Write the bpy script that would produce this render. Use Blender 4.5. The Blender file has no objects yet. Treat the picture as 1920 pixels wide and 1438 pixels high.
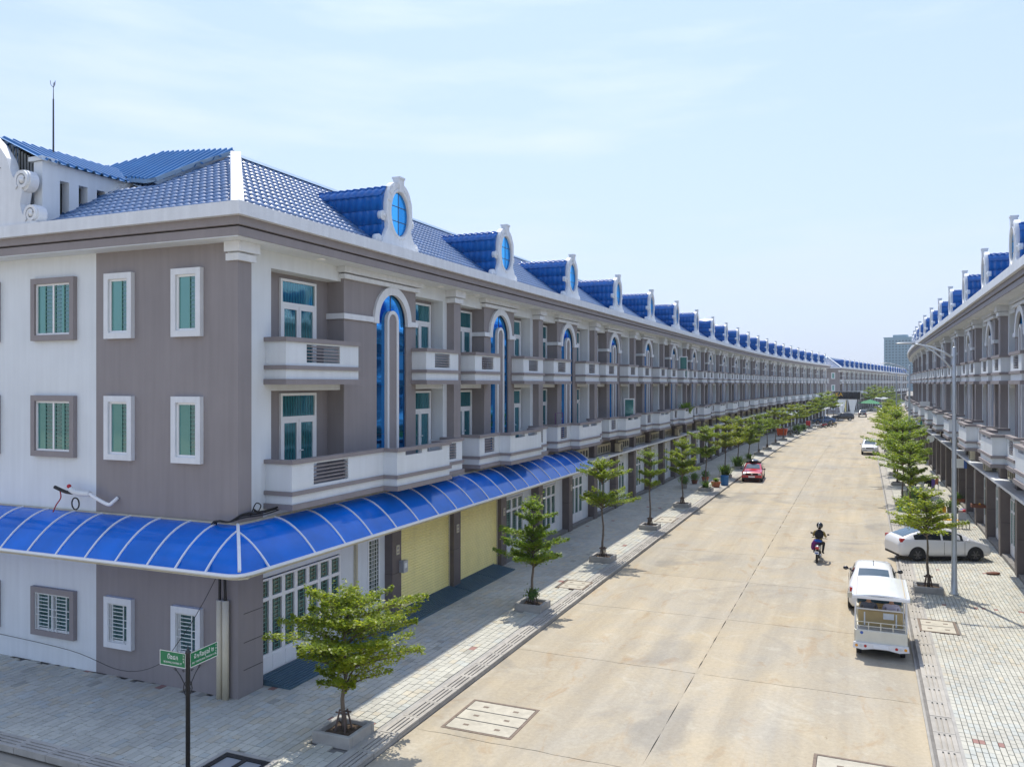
import bpy, math, random
import numpy as np
from mathutils import Vector, Matrix

# ---------------------------------------------------------------- scene, camera, sky, sun
scene = bpy.context.scene
COL = scene.collection
S_, C_ = 0.39341, 0.91937            # view direction: 23.2 degrees left of the street axis (+Y)
cam_d = bpy.data.cameras.new('camera')
cam_d.sensor_width = 36.0
cam_d.lens = 36.0 * 1540 / 1920
cam_d.clip_start = 0.1
cam_d.clip_end = 6000
cam = bpy.data.objects.new('camera', cam_d)
COL.objects.link(cam)
cam.location = (0, 0, 8.0)
cam.rotation_euler = (math.radians(90), 0, math.atan2(S_, C_))
scene.camera = cam

SUN_EL = math.radians(64.2)
SUN_AZ = math.atan2(-S_ + 0.0, C_)    # straight ahead of the camera, high up
to_sun = Vector((-math.sin(-SUN_AZ) * math.cos(SUN_EL), math.cos(SUN_AZ) * math.cos(SUN_EL), math.sin(SUN_EL)))
world = bpy.data.worlds.new('World')
scene.world = world
world.use_nodes = True
wn, wl = world.node_tree.nodes, world.node_tree.links
wn.clear()
w_out = wn.new('ShaderNodeOutputWorld')
w_bg = wn.new('ShaderNodeBackground')
sky = wn.new('ShaderNodeTexSky')
sky.sky_type = 'NISHITA'
sky.sun_disc = False
sky.sun_elevation = SUN_EL
sky.sun_rotation = SUN_AZ
sky.altitude = 0
sky.air_density = 1.0
sky.dust_density = 0.7
sky.ozone_density = 3.5
w_bg.inputs['Strength'].default_value = 0.15
# thin high cloud over the whole sky
tc = wn.new('ShaderNodeTexCoord')
mp = wn.new('ShaderNodeMapping')
mp.inputs['Scale'].default_value = (1.0, 1.0, 6.5)
wl.new(tc.outputs['Generated'], mp.inputs['Vector'])
cn = wn.new('ShaderNodeTexNoise')
cn.inputs['Scale'].default_value = 2.3
cn.inputs['Detail'].default_value = 7
cn.inputs['Roughness'].default_value = 0.55
wl.new(mp.outputs['Vector'], cn.inputs['Vector'])
cr = wn.new('ShaderNodeValToRGB')
cr.color_ramp.elements[0].position = 0.47
cr.color_ramp.elements[1].position = 0.82
cr.color_ramp.elements[0].color = (0.04, 0.04, 0.04, 1)
cr.color_ramp.elements[1].color = (0.7, 0.7, 0.7, 1)
wl.new(cn.outputs['Fac'], cr.inputs['Fac'])
cm = wn.new('ShaderNodeMixRGB')
cm.inputs['Color2'].default_value = (5.6, 6.0, 6.3, 1)
wl.new(cr.outputs['Color'], cm.inputs['Fac'])
wl.new(sky.outputs['Color'], cm.inputs['Color1'])
sx_ = wn.new('ShaderNodeSeparateXYZ')
wl.new(tc.outputs['Generated'], sx_.inputs['Vector'])
hr_ = wn.new('ShaderNodeMapRange')
hr_.inputs['From Min'].default_value = 0.0; hr_.inputs['From Max'].default_value = 0.8
hr_.inputs['To Min'].default_value = 0.92; hr_.inputs['To Max'].default_value = 0.0
wl.new(sx_.outputs['Z'], hr_.inputs['Value'])
hm0 = wn.new('ShaderNodeMixRGB')
hm0.inputs['Color2'].default_value = (2.5, 2.88, 3.6, 1)
wl.new(hr_.outputs['Result'], hm0.inputs['Fac'])
wl.new(cm.outputs['Color'], hm0.inputs['Color1'])
tn_ = wn.new('ShaderNodeMixRGB'); tn_.blend_type = 'MULTIPLY'; tn_.inputs['Fac'].default_value = 1.0
tn_.inputs['Color2'].default_value = (1.0, 0.98, 1.0, 1)
wl.new(hm0.outputs['Color'], tn_.inputs['Color1'])
wl.new(tn_.outputs['Color'], w_bg.inputs['Color'])
wl.new(w_bg.outputs['Background'], w_out.inputs['Surface'])

sun_d = bpy.data.lights.new('sun', 'SUN')
sun_d.energy = 2.55
sun_d.angle = math.radians(0.53)
sun_d.color = (1.0, 0.94, 0.83)
sun = bpy.data.objects.new('sun', sun_d)
COL.objects.link(sun)
sun.rotation_euler = to_sun.to_track_quat('Z', 'Y').to_euler()
sun.location = (0, 0, 60)

vs = scene.view_settings
vs.view_transform = 'Standard'
vs.look = 'None'
vs.gamma = 1.0
vs.use_curve_mapping = False
vs.exposure = 0.8
scene.cycles.max_bounces = 6
scene.cycles.diffuse_bounces = 3
scene.cycles.glossy_bounces = 3
scene.cycles.transmission_bounces = 4
scene.cycles.transparent_max_bounces = 6
scene.cycles.caustics_reflective = False
scene.cycles.caustics_refractive = False

rng = random.Random(7)
R_ = math.radians

# ---------------------------------------------------------------- street geometry (s along the street, w across it)
RAD, SY0, ARC = 1000.0, 92.0, 131.0
def path(s, w):
    """point and heading (clockwise) at street coordinate s, offset w to the right"""
    if s <= SY0:
        return w, s, 0.0
    L = min(s - SY0, ARC)
    th = L / RAD
    x = RAD - (RAD - w) * math.cos(th)
    y = SY0 + (RAD - w) * math.sin(th)
    if s - SY0 > ARC:
        e = s - SY0 - ARC
        x += e * math.sin(th)
        y += e * math.cos(th)
    return x, y, th

# ---------------------------------------------------------------- mesh helpers
class MB:
    def __init__(self):
        self.v, self.f, self.m, self.sm = [], [], [], []
        self.mi = 0
        self.smooth = False
    def add(self, verts, faces):
        b = len(self.v)
        self.v += [tuple(p) for p in verts]
        for f in faces:
            self.f.append(tuple(b + i for i in f))
            self.m.append(self.mi)
            self.sm.append(self.smooth)
        return self
    def box(self, x0, x1, y0, y1, z0, z1):
        return self.add([(x0,y0,z0),(x1,y0,z0),(x1,y1,z0),(x0,y1,z0),(x0,y0,z1),(x1,y0,z1),(x1,y1,z1),(x0,y1,z1)],
            [(0,3,2,1),(4,5,6,7),(0,1,5,4),(1,2,6,5),(2,3,7,6),(3,0,4,7)])
    def cbox(self, cx, cy, cz, sx, sy, sz):
        return self.box(cx-sx/2, cx+sx/2, cy-sy/2, cy+sy/2, cz-sz/2, cz+sz/2)
    def obox(self, M, sx, sy, sz):
        c = [M @ Vector((a*sx/2, b*sy/2, d*sz/2)) for d in (-1,1) for a,b in ((-1,-1),(1,-1),(1,1),(-1,1))]
        return self.add(c, [(0,3,2,1),(4,5,6,7),(0,1,5,4),(1,2,6,5),(2,3,7,6),(3,0,4,7)])
    def bevbox(self, x0, x1, y0, y1, z0, z1, b):
        """box with its upper and vertical edges bevelled"""
        def ring(d, z): 
            return [(x0+d+b,y0+d,z),(x1-d-b,y0+d,z),(x1-d,y0+d+b,z),(x1-d,y1-d-b,z),(x1-d-b,y1-d,z),(x0+d+b,y1-d,z),(x0+d,y1-d-b,z),(x0+d,y0+d+b,z)]
        v = ring(0,z0)+ring(0,z1-b)+ring(b,z1)
        f = []
        for k in range(2):
            for i in range(8):
                j=(i+1)%8
                f.append((k*8+i,k*8+j,k*8+8+j,k*8+8+i))
        f.append(tuple(range(16,24)))
        f.append(tuple(range(7,-1,-1)))
        return self.add(v, f)
    def cyl(self, p0, p1, r0, r1=None, n=10, caps=True):
        r1 = r0 if r1 is None else r1
        p0, p1 = Vector(p0), Vector(p1)
        d = (p1-p0)
        if d.length < 1e-9: return self
        d.normalize()
        a = d.orthogonal().normalized(); b = d.cross(a)
        v = []
        for p, r in ((p0,r0),(p1,r1)):
            for i in range(n):
                t = 2*math.pi*i/n
                v.append(p + a*(r*math.cos(t)) + b*(r*math.sin(t)))
        f = [(i,(i+1)%n,n+(i+1)%n,n+i) for i in range(n)]
        if caps:
            f += [tuple(range(n-1,-1,-1)), tuple(range(n,2*n))]
        return self.add(v, f)
    def tube(self, pts, r, n=6, closed=False):
        pts = [Vector(p) for p in pts]
        N = len(pts)
        rr = r if isinstance(r, (list, tuple)) else [r]*N
        v, f = [], []
        ref = None
        for i, p in enumerate(pts):
            if closed: d = pts[(i+1)%N]-pts[i-1]
            else: d = pts[min(i+1,N-1)]-pts[max(i-1,0)]
            d.normalize()
            if ref is None: ref = d.orthogonal().normalized()
            a = (ref - d*ref.dot(d))
            if a.length < 1e-6: a = d.orthogonal()
            a.normalize(); ref = a
            b = d.cross(a)
            for k in range(n):
                t = 2*math.pi*k/n
                v.append(p + a*(rr[i]*math.cos(t)) + b*(rr[i]*math.sin(t)))
        for i in range(N if closed else N-1):
            j = (i+1)%N
            for k in range(n):
                l = (k+1)%n
                f.append((i*n+k,i*n+l,j*n+l,j*n+k))
        if not closed:
            f += [tuple(range(n-1,-1,-1)), tuple(range((N-1)*n,N*n))]
        return self.add(v, f)
    def sphere(self, c, r, nu=12, nv=8, sc=(1,1,1)):
        v, f = [], []
        for j in range(nv+1):
            ph = math.pi*j/nv
            for i in range(nu):
                th = 2*math.pi*i/nu
                v.append((c[0]+sc[0]*r*math.sin(ph)*math.cos(th), c[1]+sc[1]*r*math.sin(ph)*math.sin(th), c[2]+sc[2]*r*math.cos(ph)))
        for j in range(nv):
            for i in range(nu):
                k=(i+1)%nu
                f.append((j*nu+i,(j+1)*nu+i,(j+1)*nu+k,j*nu+k))
        return self.add(v, f)
    def prism(self, poly, axis, a0, a1):
        """poly: 2D points; axis 'x','y','z' = extrusion axis from a0 to a1"""
        def P(u, w, a):
            return {'x':(a,u,w),'y':(u,a,w),'z':(u,w,a)}[axis]
        n = len(poly)
        v = [P(u,w,a0) for u,w in poly] + [P(u,w,a1) for u,w in poly]
        f = [(i,(i+1)%n,n+(i+1)%n,n+i) for i in range(n)]
        f += [tuple(range(n-1,-1,-1)), tuple(range(n,2*n))]
        return self.add(v, f)
    def lathe(self, prof, c=(0,0), n=16):
        v, f = [], []
        for r, z in prof:
            for i in range(n):
                t = 2*math.pi*i/n
                v.append((c[0]+r*math.cos(t), c[1]+r*math.sin(t), z))
        for j in range(len(prof)-1):
            for i in range(n):
                k=(i+1)%n
                f.append((j*n+i,j*n+k,(j+1)*n+k,(j+1)*n+i))
        f.append(tuple(range(n-1,-1,-1)))
        f.append(tuple((len(prof)-1)*n+i for i in range(n)))
        return self.add(v, f)
    def mesh(self, name, mats):
        me = bpy.data.meshes.new(name)
        me.from_pydata(self.v, [], self.f)
        if not isinstance(mats, (list, tuple)): mats = [mats]
        for m in mats: me.materials.append(m)
        if len(mats) > 1: me.polygons.foreach_set('material_index', self.m)
        if any(self.sm): me.polygons.foreach_set('use_smooth', self.sm)
        # consistent outward normals are not needed for two-sided shaders
        me.update()
        return me
    def build(self, name, mats, parent=None):
        return link(name, self.mesh(name, mats), parent)

def link(name, me, parent=None):
    o = bpy.data.objects.new(name, me)
    COL.objects.link(o)
    if parent is not None: o.parent = parent
    return o
def tag(o, label=None, cat=None, group=None, kind=None):
    if label: o['label'] = label
    if cat: o['category'] = cat
    if group: o['group'] = group
    if kind: o['kind'] = kind
    return o
def empty(name, loc=(0,0,0), rz=0.0, label=None, cat=None, group=None):
    o = bpy.data.objects.new(name, None)
    o.empty_display_size = 0.3
    COL.objects.link(o)
    o.location = loc
    o.rotation_euler = (0, 0, rz)
    return tag(o, label, cat, group)
KIDS = {}
def copy_tree(o, parent=None):
    c = o.copy()
    COL.objects.link(c)
    if parent is not None:
        c.parent = parent
    for ch in children_of(o):
        copy_tree(ch, c)
    return c
def children_of(o):
    k = KIDS.get(o.name)
    if k is None:
        k = list(o.children)
        KIDS[o.name] = k
    return k
def B(name, mats, parent, *boxes):
    m = MB()
    for b in boxes: m.box(*b)
    return m.build(name, mats, parent)

# ---------------------------------------------------------------- materials
MATS = {}
def mat(name, col, rough=0.6, metal=0.0, spec=0.5, var=0.0, vscale=1.0, bump=0.0, bscale=40.0, coat=0.0, streak=0.0, trans=0.0, objvar=0.0, detail=4):
    m = bpy.data.materials.new(name)
    m.use_nodes = True
    nt = m.node_tree; n = nt.nodes; l = nt.links
    p = n['Principled BSDF']
    p.inputs['Base Color'].default_value = (*col, 1)
    p.inputs['Roughness'].default_value = rough
    p.inputs['Metallic'].default_value = metal
    p.inputs['Specular IOR Level'].default_value = spec
    p.inputs['Coat Weight'].default_value = coat
    if coat: p.inputs['Coat Roughness'].default_value = 0.05
    if name == 'roof_tile': p.inputs['Coat IOR'].default_value = 2.1; p.inputs['Coat Roughness'].default_value = 0.42
    geo = None
    cur = None
    if var or bump or streak:
        geo = n.new('ShaderNodeNewGeometry')
    def scale_val(val_socket, lo, hi):
        mr = n.new('ShaderNodeMapRange')
        mr.inputs['From Min'].default_value = 0.3
        mr.inputs['From Max'].default_value = 0.7
        mr.inputs['To Min'].default_value = lo
        mr.inputs['To Max'].default_value = hi
        l.new(val_socket, mr.inputs['Value'])
        return mr.outputs['Result']
    facs = []
    if var:
        t = n.new('ShaderNodeTexNoise')
        t.inputs['Scale'].default_value = vscale
        t.inputs['Detail'].default_value = detail
        t.inputs['Roughness'].default_value = 0.6
        l.new(geo.outputs['Position'], t.inputs['Vector'])
        facs.append(scale_val(t.outputs['Fac'], 1-var, 1+var))
    if streak:
        mpn = n.new('ShaderNodeMapping')
        mpn.inputs['Scale'].default_value = (3.5, 3.5, 0.22)
        l.new(geo.outputs['Position'], mpn.inputs['Vector'])
        t = n.new('ShaderNodeTexNoise')
        t.inputs['Scale'].default_value = 1.6
        t.inputs['Detail'].default_value = 5
        l.new(mpn.outputs['Vector'], t.inputs['Vector'])
        facs.append(scale_val(t.outputs['Fac'], 1-streak, 1+streak*0.5))
    if objvar:
        oi = n.new('ShaderNodeObjectInfo')
        mr = n.new('ShaderNodeMapRange')
        mr.inputs['To Min'].default_value = 1-objvar
        mr.inputs['To Max'].default_value = 1+objvar
        l.new(oi.outputs['Random'], mr.inputs['Value'])
        facs.append(mr.outputs['Result'])
    if facs:
        f = facs[0]
        for g in facs[1:]:
            mm = n.new('ShaderNodeMath'); mm.operation = 'MULTIPLY'
            l.new(f, mm.inputs[0]); l.new(g, mm.inputs[1]); f = mm.outputs[0]
        vm = n.new('ShaderNodeVectorMath'); vm.operation = 'SCALE'
        vm.inputs[0].default_value = col
        l.new(f, vm.inputs['Scale'])
        l.new(vm.outputs['Vector'], p.inputs['Base Color'])
    if bump:
        t = n.new('ShaderNodeTexNoise')
        t.inputs['Scale'].default_value = bscale
        t.inputs['Detail'].default_value = 3
        l.new(geo.outputs['Position'], t.inputs['Vector'])
        b = n.new('ShaderNodeBump')
        b.inputs['Strength'].default_value = bump
        b.inputs['Distance'].default_value = 0.02
        l.new(t.outputs['Fac'], b.inputs['Height'])
        l.new(b.outputs['Normal'], p.inputs['Normal'])
    if trans:
        tr = n.new('ShaderNodeBsdfTranslucent')
        tr.inputs['Color'].default_value = (*[min(1, c*1.3) for c in col], 1)
        mx = n.new('ShaderNodeMixShader')
        mx.inputs['Fac'].default_value = trans
        l.new(p.outputs['BSDF'], mx.inputs[1]); l.new(tr.outputs['BSDF'], mx.inputs[2])
        l.new(mx.outputs['Shader'], n['Material Output'].inputs['Surface'])
    MATS[name] = m
    return m

M = MATS
mat('white_paint', (0.715, 0.755, 0.775), 0.62, var=0.035, vscale=0.8, bump=0.12, bscale=55, streak=0.05)
mat('grey_paint', (0.272, 0.247, 0.247), 0.66, var=0.05, vscale=0.7, bump=0.14, bscale=55, streak=0.075)
mat('grey_trim', (0.268, 0.24, 0.24), 0.6, var=0.06, vscale=1.5, bump=0.05, bscale=60, streak=0.05)
mat('white_trim', (0.72, 0.745, 0.765), 0.5, var=0.04, vscale=2.0, streak=0.07)
mat('white_metal', (0.82, 0.83, 0.83), 0.35, var=0.02, vscale=3)
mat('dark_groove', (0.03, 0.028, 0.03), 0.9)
mat('cream', (0.55, 0.50, 0.36), 0.6, var=0.08, vscale=2, streak=0.1)
mat('stone_tile', (0.135, 0.112, 0.108), 0.5, var=0.10, vscale=2.5, bump=0.05, bscale=80, objvar=0.06)
mat('roof_tile', (0.045, 0.14, 0.32), 0.40, spec=0.7, var=0.2, vscale=2.2, coat=1.0)  # paler copy of the blue tile; sky sheen put into its base colour
mat('roof_tile_shaded', (0.001, 0.12, 0.43), 0.35, spec=0.4, var=0.16, vscale=3.0, coat=0.6)  # same tile, deeper shaded copy for the dormers, without the painted sheen
mat('metal_roof', (0.02, 0.155, 0.38), 0.38, metal=0.2, var=0.10, vscale=1.2)
mat('shutter_yellow', (0.92, 0.80, 0.33), 0.42, var=0.04, vscale=1.5, streak=0.05)
mat('blue_panel', (0.0, 0.19, 0.80), 0.15, spec=0.15, var=0.2, vscale=0.9, coat=0.6, trans=0.3)
mat('ramp_metal', (0.08, 0.15, 0.20), 0.45, metal=0.2, var=0.12, vscale=4)
mat('concrete', (0.36, 0.345, 0.315), 0.85, var=0.16, vscale=2.2, bump=0.25, bscale=35, detail=7)
mat('lid_concrete', (0.47, 0.435, 0.35), 0.85, var=0.15, vscale=4, bump=0.2, bscale=40, detail=7)
mat('concrete_dark', (0.20, 0.19, 0.175), 0.9, var=0.2, vscale=3, bump=0.3, bscale=30, detail=7)
mat('kerb_stone', (0.40, 0.375, 0.33), 0.85, var=0.18, vscale=1.7, bump=0.2, bscale=40, detail=7, objvar=0.06)
mat('soil', (0.075, 0.05, 0.032), 0.95, var=0.3, vscale=9, bump=0.6, bscale=25)
mat('bark', (0.15, 0.12, 0.09), 0.9, var=0.25, vscale=14, bump=0.5, bscale=45)
mat('stake_wood', (0.12, 0.085, 0.07), 0.9, var=0.25, vscale=10)
mat('black_metal', (0.02, 0.02, 0.022), 0.45)
mat('dark_metal', (0.05, 0.05, 0.052), 0.5)
mat('grey_metal', (0.42, 0.44, 0.46), 0.4, metal=0.3, var=0.05, vscale=3)
mat('galvanised', (0.5, 0.54, 0.57), 0.38, metal=0.35, var=0.05, vscale=4)
mat('sign_green', (0.0, 0.17, 0.065), 0.4)
mat('sign_white', (0.8, 0.82, 0.8), 0.5)
mat('pvc', (0.60, 0.55, 0.42), 0.45, var=0.06, vscale=2)
mat('cable', (0.012, 0.012, 0.013), 0.6)
mat('cable_red', (0.35, 0.02, 0.04), 0.6)
mat('green_bar', (0.12, 0.30, 0.25), 0.45)
mat('ridge_metal', (0.25, 0.36, 0.47), 0.4, metal=0.2, var=0.08, vscale=2)
mat('white_bar', (0.72, 0.75, 0.74), 0.4)
mat('car_white', (0.74, 0.745, 0.75), 0.22, spec=0.5, coat=0.6)
mat('car_red', (0.50, 0.012, 0.03), 0.22, coat=0.7)
mat('car_black', (0.012, 0.013, 0.018), 0.2, coat=0.7)
mat('car_silver', (0.42, 0.43, 0.44), 0.28, metal=0.5, coat=0.4)
mat('car_green', (0.20, 0.22, 0.20), 0.3, metal=0.4, coat=0.4)
mat('car_blue', (0.02, 0.08, 0.22), 0.25, coat=0.6)
mat('car_glass', (0.012, 0.02, 0.028), 0.05, spec=0.8)
mat('wind_glass', (0.05, 0.10, 0.14), 0.05, spec=0.9)
mat('rubber', (0.018, 0.018, 0.02), 0.8)
mat('rim_silver', (0.55, 0.56, 0.58), 0.3, metal=0.7)
mat('rim_black', (0.10, 0.10, 0.105), 0.35, metal=0.4)
mat('lamp_red', (0.45, 0.01, 0.015), 0.2, coat=0.5)
mat('lamp_amber', (0.75, 0.30, 0.01), 0.2, coat=0.5)
mat('lamp_clear', (0.62, 0.64, 0.64), 0.12, coat=0.5)
mat('plate', (0.78, 0.8, 0.82), 0.4)
mat('plate_blue', (0.05, 0.12, 0.4), 0.5)
mat('truck_cream', (0.66, 0.63, 0.52), 0.5, var=0.05, vscale=2)
mat('seat_tan', (0.45, 0.33, 0.15), 0.6, var=0.06, vscale=4)
mat('skin', (0.42, 0.24, 0.16), 0.6)
mat('cloth_grey', (0.12, 0.135, 0.17), 0.9)
mat('cloth_lilac', (0.52, 0.50, 0.62), 0.9)
mat('cloth_olive', (0.26, 0.20, 0.055), 0.9)
mat('cloth_black', (0.015, 0.015, 0.02), 0.9)
mat('cloth_purple', (0.15, 0.02, 0.17), 0.85)
mat('cloth_violet', (0.20, 0.12, 0.42), 0.85)
mat('cloth_blue', (0.015, 0.09, 0.38), 0.8)
mat('cloth_orange', (0.55, 0.20, 0.11), 0.85)
mat('cloth_white', (0.7, 0.72, 0.72), 0.85)
mat('orange_plastic', (0.72, 0.10, 0.012), 0.4)
mat('blue_plastic', (0.01, 0.12, 0.33), 0.4)
mat('teal_plastic', (0.03, 0.26, 0.32), 0.45)
mat('yellow_plastic', (0.85, 0.42, 0.005), 0.4)
mat('red_plastic', (0.45, 0.02, 0.03), 0.45)
mat('terracotta', (0.35, 0.12, 0.06), 0.8, var=0.15, vscale=8)
mat('brown_wood', (0.16, 0.055, 0.03), 0.6)
mat('awning_metal', (0.42, 0.47, 0.50), 0.4, metal=0.3, var=0.08, vscale=2)
mat('green_cloth', (0.0, 0.17, 0.06), 0.7)
mat('gold', (0.75, 0.45, 0.06), 0.35, metal=0.4)
mat('tower_wall_hazed', (0.17, 0.30, 0.37), 0.7, var=0.05, vscale=0.1)  # bluish haze of the distance put into the wall colour
mat('tower_glass', (0.07, 0.12, 0.15), 0.2)
mat('interior_dark', (0.02, 0.022, 0.022), 0.9)
mat('asphalt_base', (0.16, 0.145, 0.12), 0.95, var=0.15, vscale=1.2)
mat('rust', (0.19, 0.145, 0.11), 0.85, var=0.25, vscale=8)
mat('ground', (0.30, 0.27, 0.22), 0.95, var=0.18, vscale=0.05)

def glass_mat(name, col, refl, rough=0.04, curtain=None, base_spec=0.6):
    """window glass: a coloured, glossy pane; with curtain folds behind it when given"""
    m = bpy.data.materials.new(name); m.use_nodes = True
    n = m.node_tree.nodes; l = m.node_tree.links
    p = n['Principled BSDF']
    p.inputs['Base Color'].default_value = (*col, 1)
    p.inputs['Roughness'].default_value = 0.5
    p.inputs['Specular IOR Level'].default_value = 0.0
    geo = n.new('ShaderNodeNewGeometry')
    if curtain:
        wv = n.new('ShaderNodeTexWave')
        wv.bands_direction = 'Y'
        wv.inputs['Scale'].default_value = 2.6
        wv.inputs['Distortion'].default_value = 2.5
        wv.inputs['Detail'].default_value = 2
        l.new(geo.outputs['Position'], wv.inputs['Vector'])
        cx = n.new('ShaderNodeMixRGB')
        cx.inputs['Color1'].default_value = (*col, 1)
        cx.inputs['Color2'].default_value = (*curtain, 1)
        l.new(wv.outputs['Fac'], cx.inputs['Fac'])
        l.new(cx.outputs['Color'], p.inputs['Base Color'])
    g = n.new('ShaderNodeBsdfGlossy')
    g.inputs['Color'].default_value = (*refl, 1)
    g.inputs['Roughness'].default_value = rough
    nz = n.new('ShaderNodeTexNoise'); nz.inputs['Scale'].default_value = 0.9
    l.new(geo.outputs['Position'], nz.inputs['Vector'])
    bp = n.new('ShaderNodeBump'); bp.inputs['Strength'].default_value = 0.10; bp.inputs['Distance'].default_value = 0.05
    l.new(nz.outputs['Fac'], bp.inputs['Height'])
    l.new(bp.outputs['Normal'], g.inputs['Normal'])
    fr = n.new('ShaderNodeFresnel'); fr.inputs['IOR'].default_value = 1.5
    mr = n.new('ShaderNodeMapRange')
    mr.inputs['To Min'].default_value = base_spec; mr.inputs['To Max'].default_value = 1.0
    l.new(fr.outputs['Fac'], mr.inputs['Value'])
    mx = n.new('ShaderNodeMixShader')
    l.new(mr.outputs['Result'], mx.inputs['Fac'])
    l.new(p.outputs['BSDF'], mx.inputs[1]); l.new(g.outputs['BSDF'], mx.inputs[2])
    l.new(mx.outputs['Shader'], n['Material Output'].inputs['Surface'])
    MATS[name] = m
    return m
glass_mat('blue_glass', (0.0, 0.02, 0.10), (0.075, 0.42, 1.0), base_spec=0.75)
glass_mat('dormer_glass', (0.0, 0.16, 0.55), (0.10, 0.50, 1.0), base_spec=0.45, rough=0.08)
glass_mat('green_glass', (0.012, 0.075, 0.09), (0.45, 0.80, 0.95), base_spec=0.16, curtain=(0.03, 0.16, 0.18))
glass_mat('end_glass', (0.05, 0.19, 0.17), (0.6, 0.9, 0.88), base_spec=0.16)
glass_mat('end_glass_dark', (0.015, 0.055, 0.05), (0.6, 0.9, 0.95), base_spec=0.2)
glass_mat('gate_glass', (0.045, 0.07, 0.06), (0.6, 0.7, 0.68), base_spec=0.08)
# ---------------------------------------------------------------- ground materials
def road_material():
    m = bpy.data.materials.new('road_concrete'); m.use_nodes = True
    n = m.node_tree.nodes; l = m.node_tree.links
    p = n['Principled BSDF']; p.inputs['Roughness'].default_value = 0.86
    p.inputs['Specular IOR Level'].default_value = 0.3
    geo = n.new('ShaderNodeNewGeometry')
    def noise(scale, detail, rough, dist=0.0, vec=None):
        t = n.new('ShaderNodeTexNoise')
        t.inputs['Scale'].default_value = scale; t.inputs['Detail'].default_value = detail
        t.inputs['Roughness'].default_value = rough; t.inputs['Distortion'].default_value = dist
        l.new(vec or geo.outputs['Position'], t.inputs['Vector'])
        return t.outputs['Fac']
    def ramp(src, a, b, ca, cb):
        r = n.new('ShaderNodeValToRGB')
        r.color_ramp.elements[0].position = a; r.color_ramp.elements[1].position = b
        r.color_ramp.elements[0].color = (*ca, 1); r.color_ramp.elements[1].color = (*cb, 1)
        l.new(src, r.inputs['Fac'])
        return r.outputs['Color']
    def mix(fac, c1, c2, mode='MIX', f=None):
        x = n.new('ShaderNodeMixRGB'); x.blend_type = mode
        if fac is not None: l.new(fac, x.inputs['Fac'])
        else: x.inputs['Fac'].default_value = f
        for s, c in (('Color1', c1), ('Color2', c2)):
            if isinstance(c, tuple): x.inputs[s].default_value = (*c, 1)
            else: l.new(c, x.inputs[s])
        return x.outputs['Color']
    # stains are drawn out along the street
    mp = n.new('ShaderNodeMapping'); mp.inputs['Scale'].default_value = (1.0, 0.45, 1.0)
    l.new(geo.outputs['Position'], mp.inputs['Vector'])
    base = ramp(noise(0.23, 6, 0.62, 0.6), 0.34, 0.66, (0.48, 0.428, 0.335), (0.56, 0.47, 0.322))
    greyf = ramp(noise(0.34, 7, 0.68, 0.9, mp.outputs['Vector']), 0.44, 0.66, (0, 0, 0), (0.6, 0.6, 0.6))
    c = mix(greyf, base, (0.435, 0.415, 0.365))
    pale = ramp(noise(0.62, 7, 0.7, 1.2), 0.55, 0.72, (0, 0, 0), (0.75, 0.75, 0.75))
    c = mix(pale, c, (0.61, 0.565, 0.455))
    ochre = ramp(noise(0.8, 6, 0.65, 1.5, mp.outputs['Vector']), 0.56, 0.70, (0, 0, 0), (0.75, 0.75, 0.75))
    c = mix(ochre, c, (0.46, 0.335, 0.20))
    wet = ramp(noise(0.16, 5, 0.6, 1.0), 0.58, 0.66, (0, 0, 0), (0.5, 0.5, 0.5))
    c = mix(wet, c, (0.30, 0.285, 0.255))
    fine = ramp(noise(9.0, 6, 0.75), 0.32, 0.68, (0.88, 0.88, 0.88), (1.07, 1.07, 1.07))
    c = mix(None, c, fine, 'MULTIPLY', 1.0)
    mp2 = n.new('ShaderNodeMapping'); mp2.inputs['Scale'].default_value = (0.85, 0.045, 1.0)
    l.new(geo.outputs['Position'], mp2.inputs['Vector'])
    tracks = ramp(noise(1.6, 5, 0.6, 0.2, mp2.outputs['Vector']), 0.36, 0.64, (0.90, 0.895, 0.89), (1.05, 1.05, 1.05))
    c = mix(None, c, tracks, 'MULTIPLY', 1.0)
    spots = ramp(noise(5.0, 3, 0.8, 0.5), 0.24, 0.31, (0.55, 0.5, 0.42), (1, 1, 1))
    c = mix(None, c, spots, 'MULTIPLY', 0.8)
    oi = n.new('ShaderNodeObjectInfo')
    mr = n.new('ShaderNodeMapRange'); mr.inputs['To Min'].default_value = 0.80; mr.inputs['To Max'].default_value = 0.86
    l.new(oi.outputs['Random'], mr.inputs['Value'])
    vm = n.new('ShaderNodeVectorMath'); vm.operation = 'SCALE'
    l.new(c, vm.inputs[0]); l.new(mr.outputs['Result'], vm.inputs['Scale'])
    l.new(vm.outputs['Vector'], p.inputs['Base Color'])
    b = n.new('ShaderNodeBump'); b.inputs['Strength'].default_value = 0.25; b.inputs['Distance'].default_value = 0.01
    l.new(noise(22, 5, 0.7), b.inputs['Height']); l.new(b.outputs['Normal'], p.inputs['Normal'])
    MATS['road_concrete'] = m
road_material()

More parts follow.
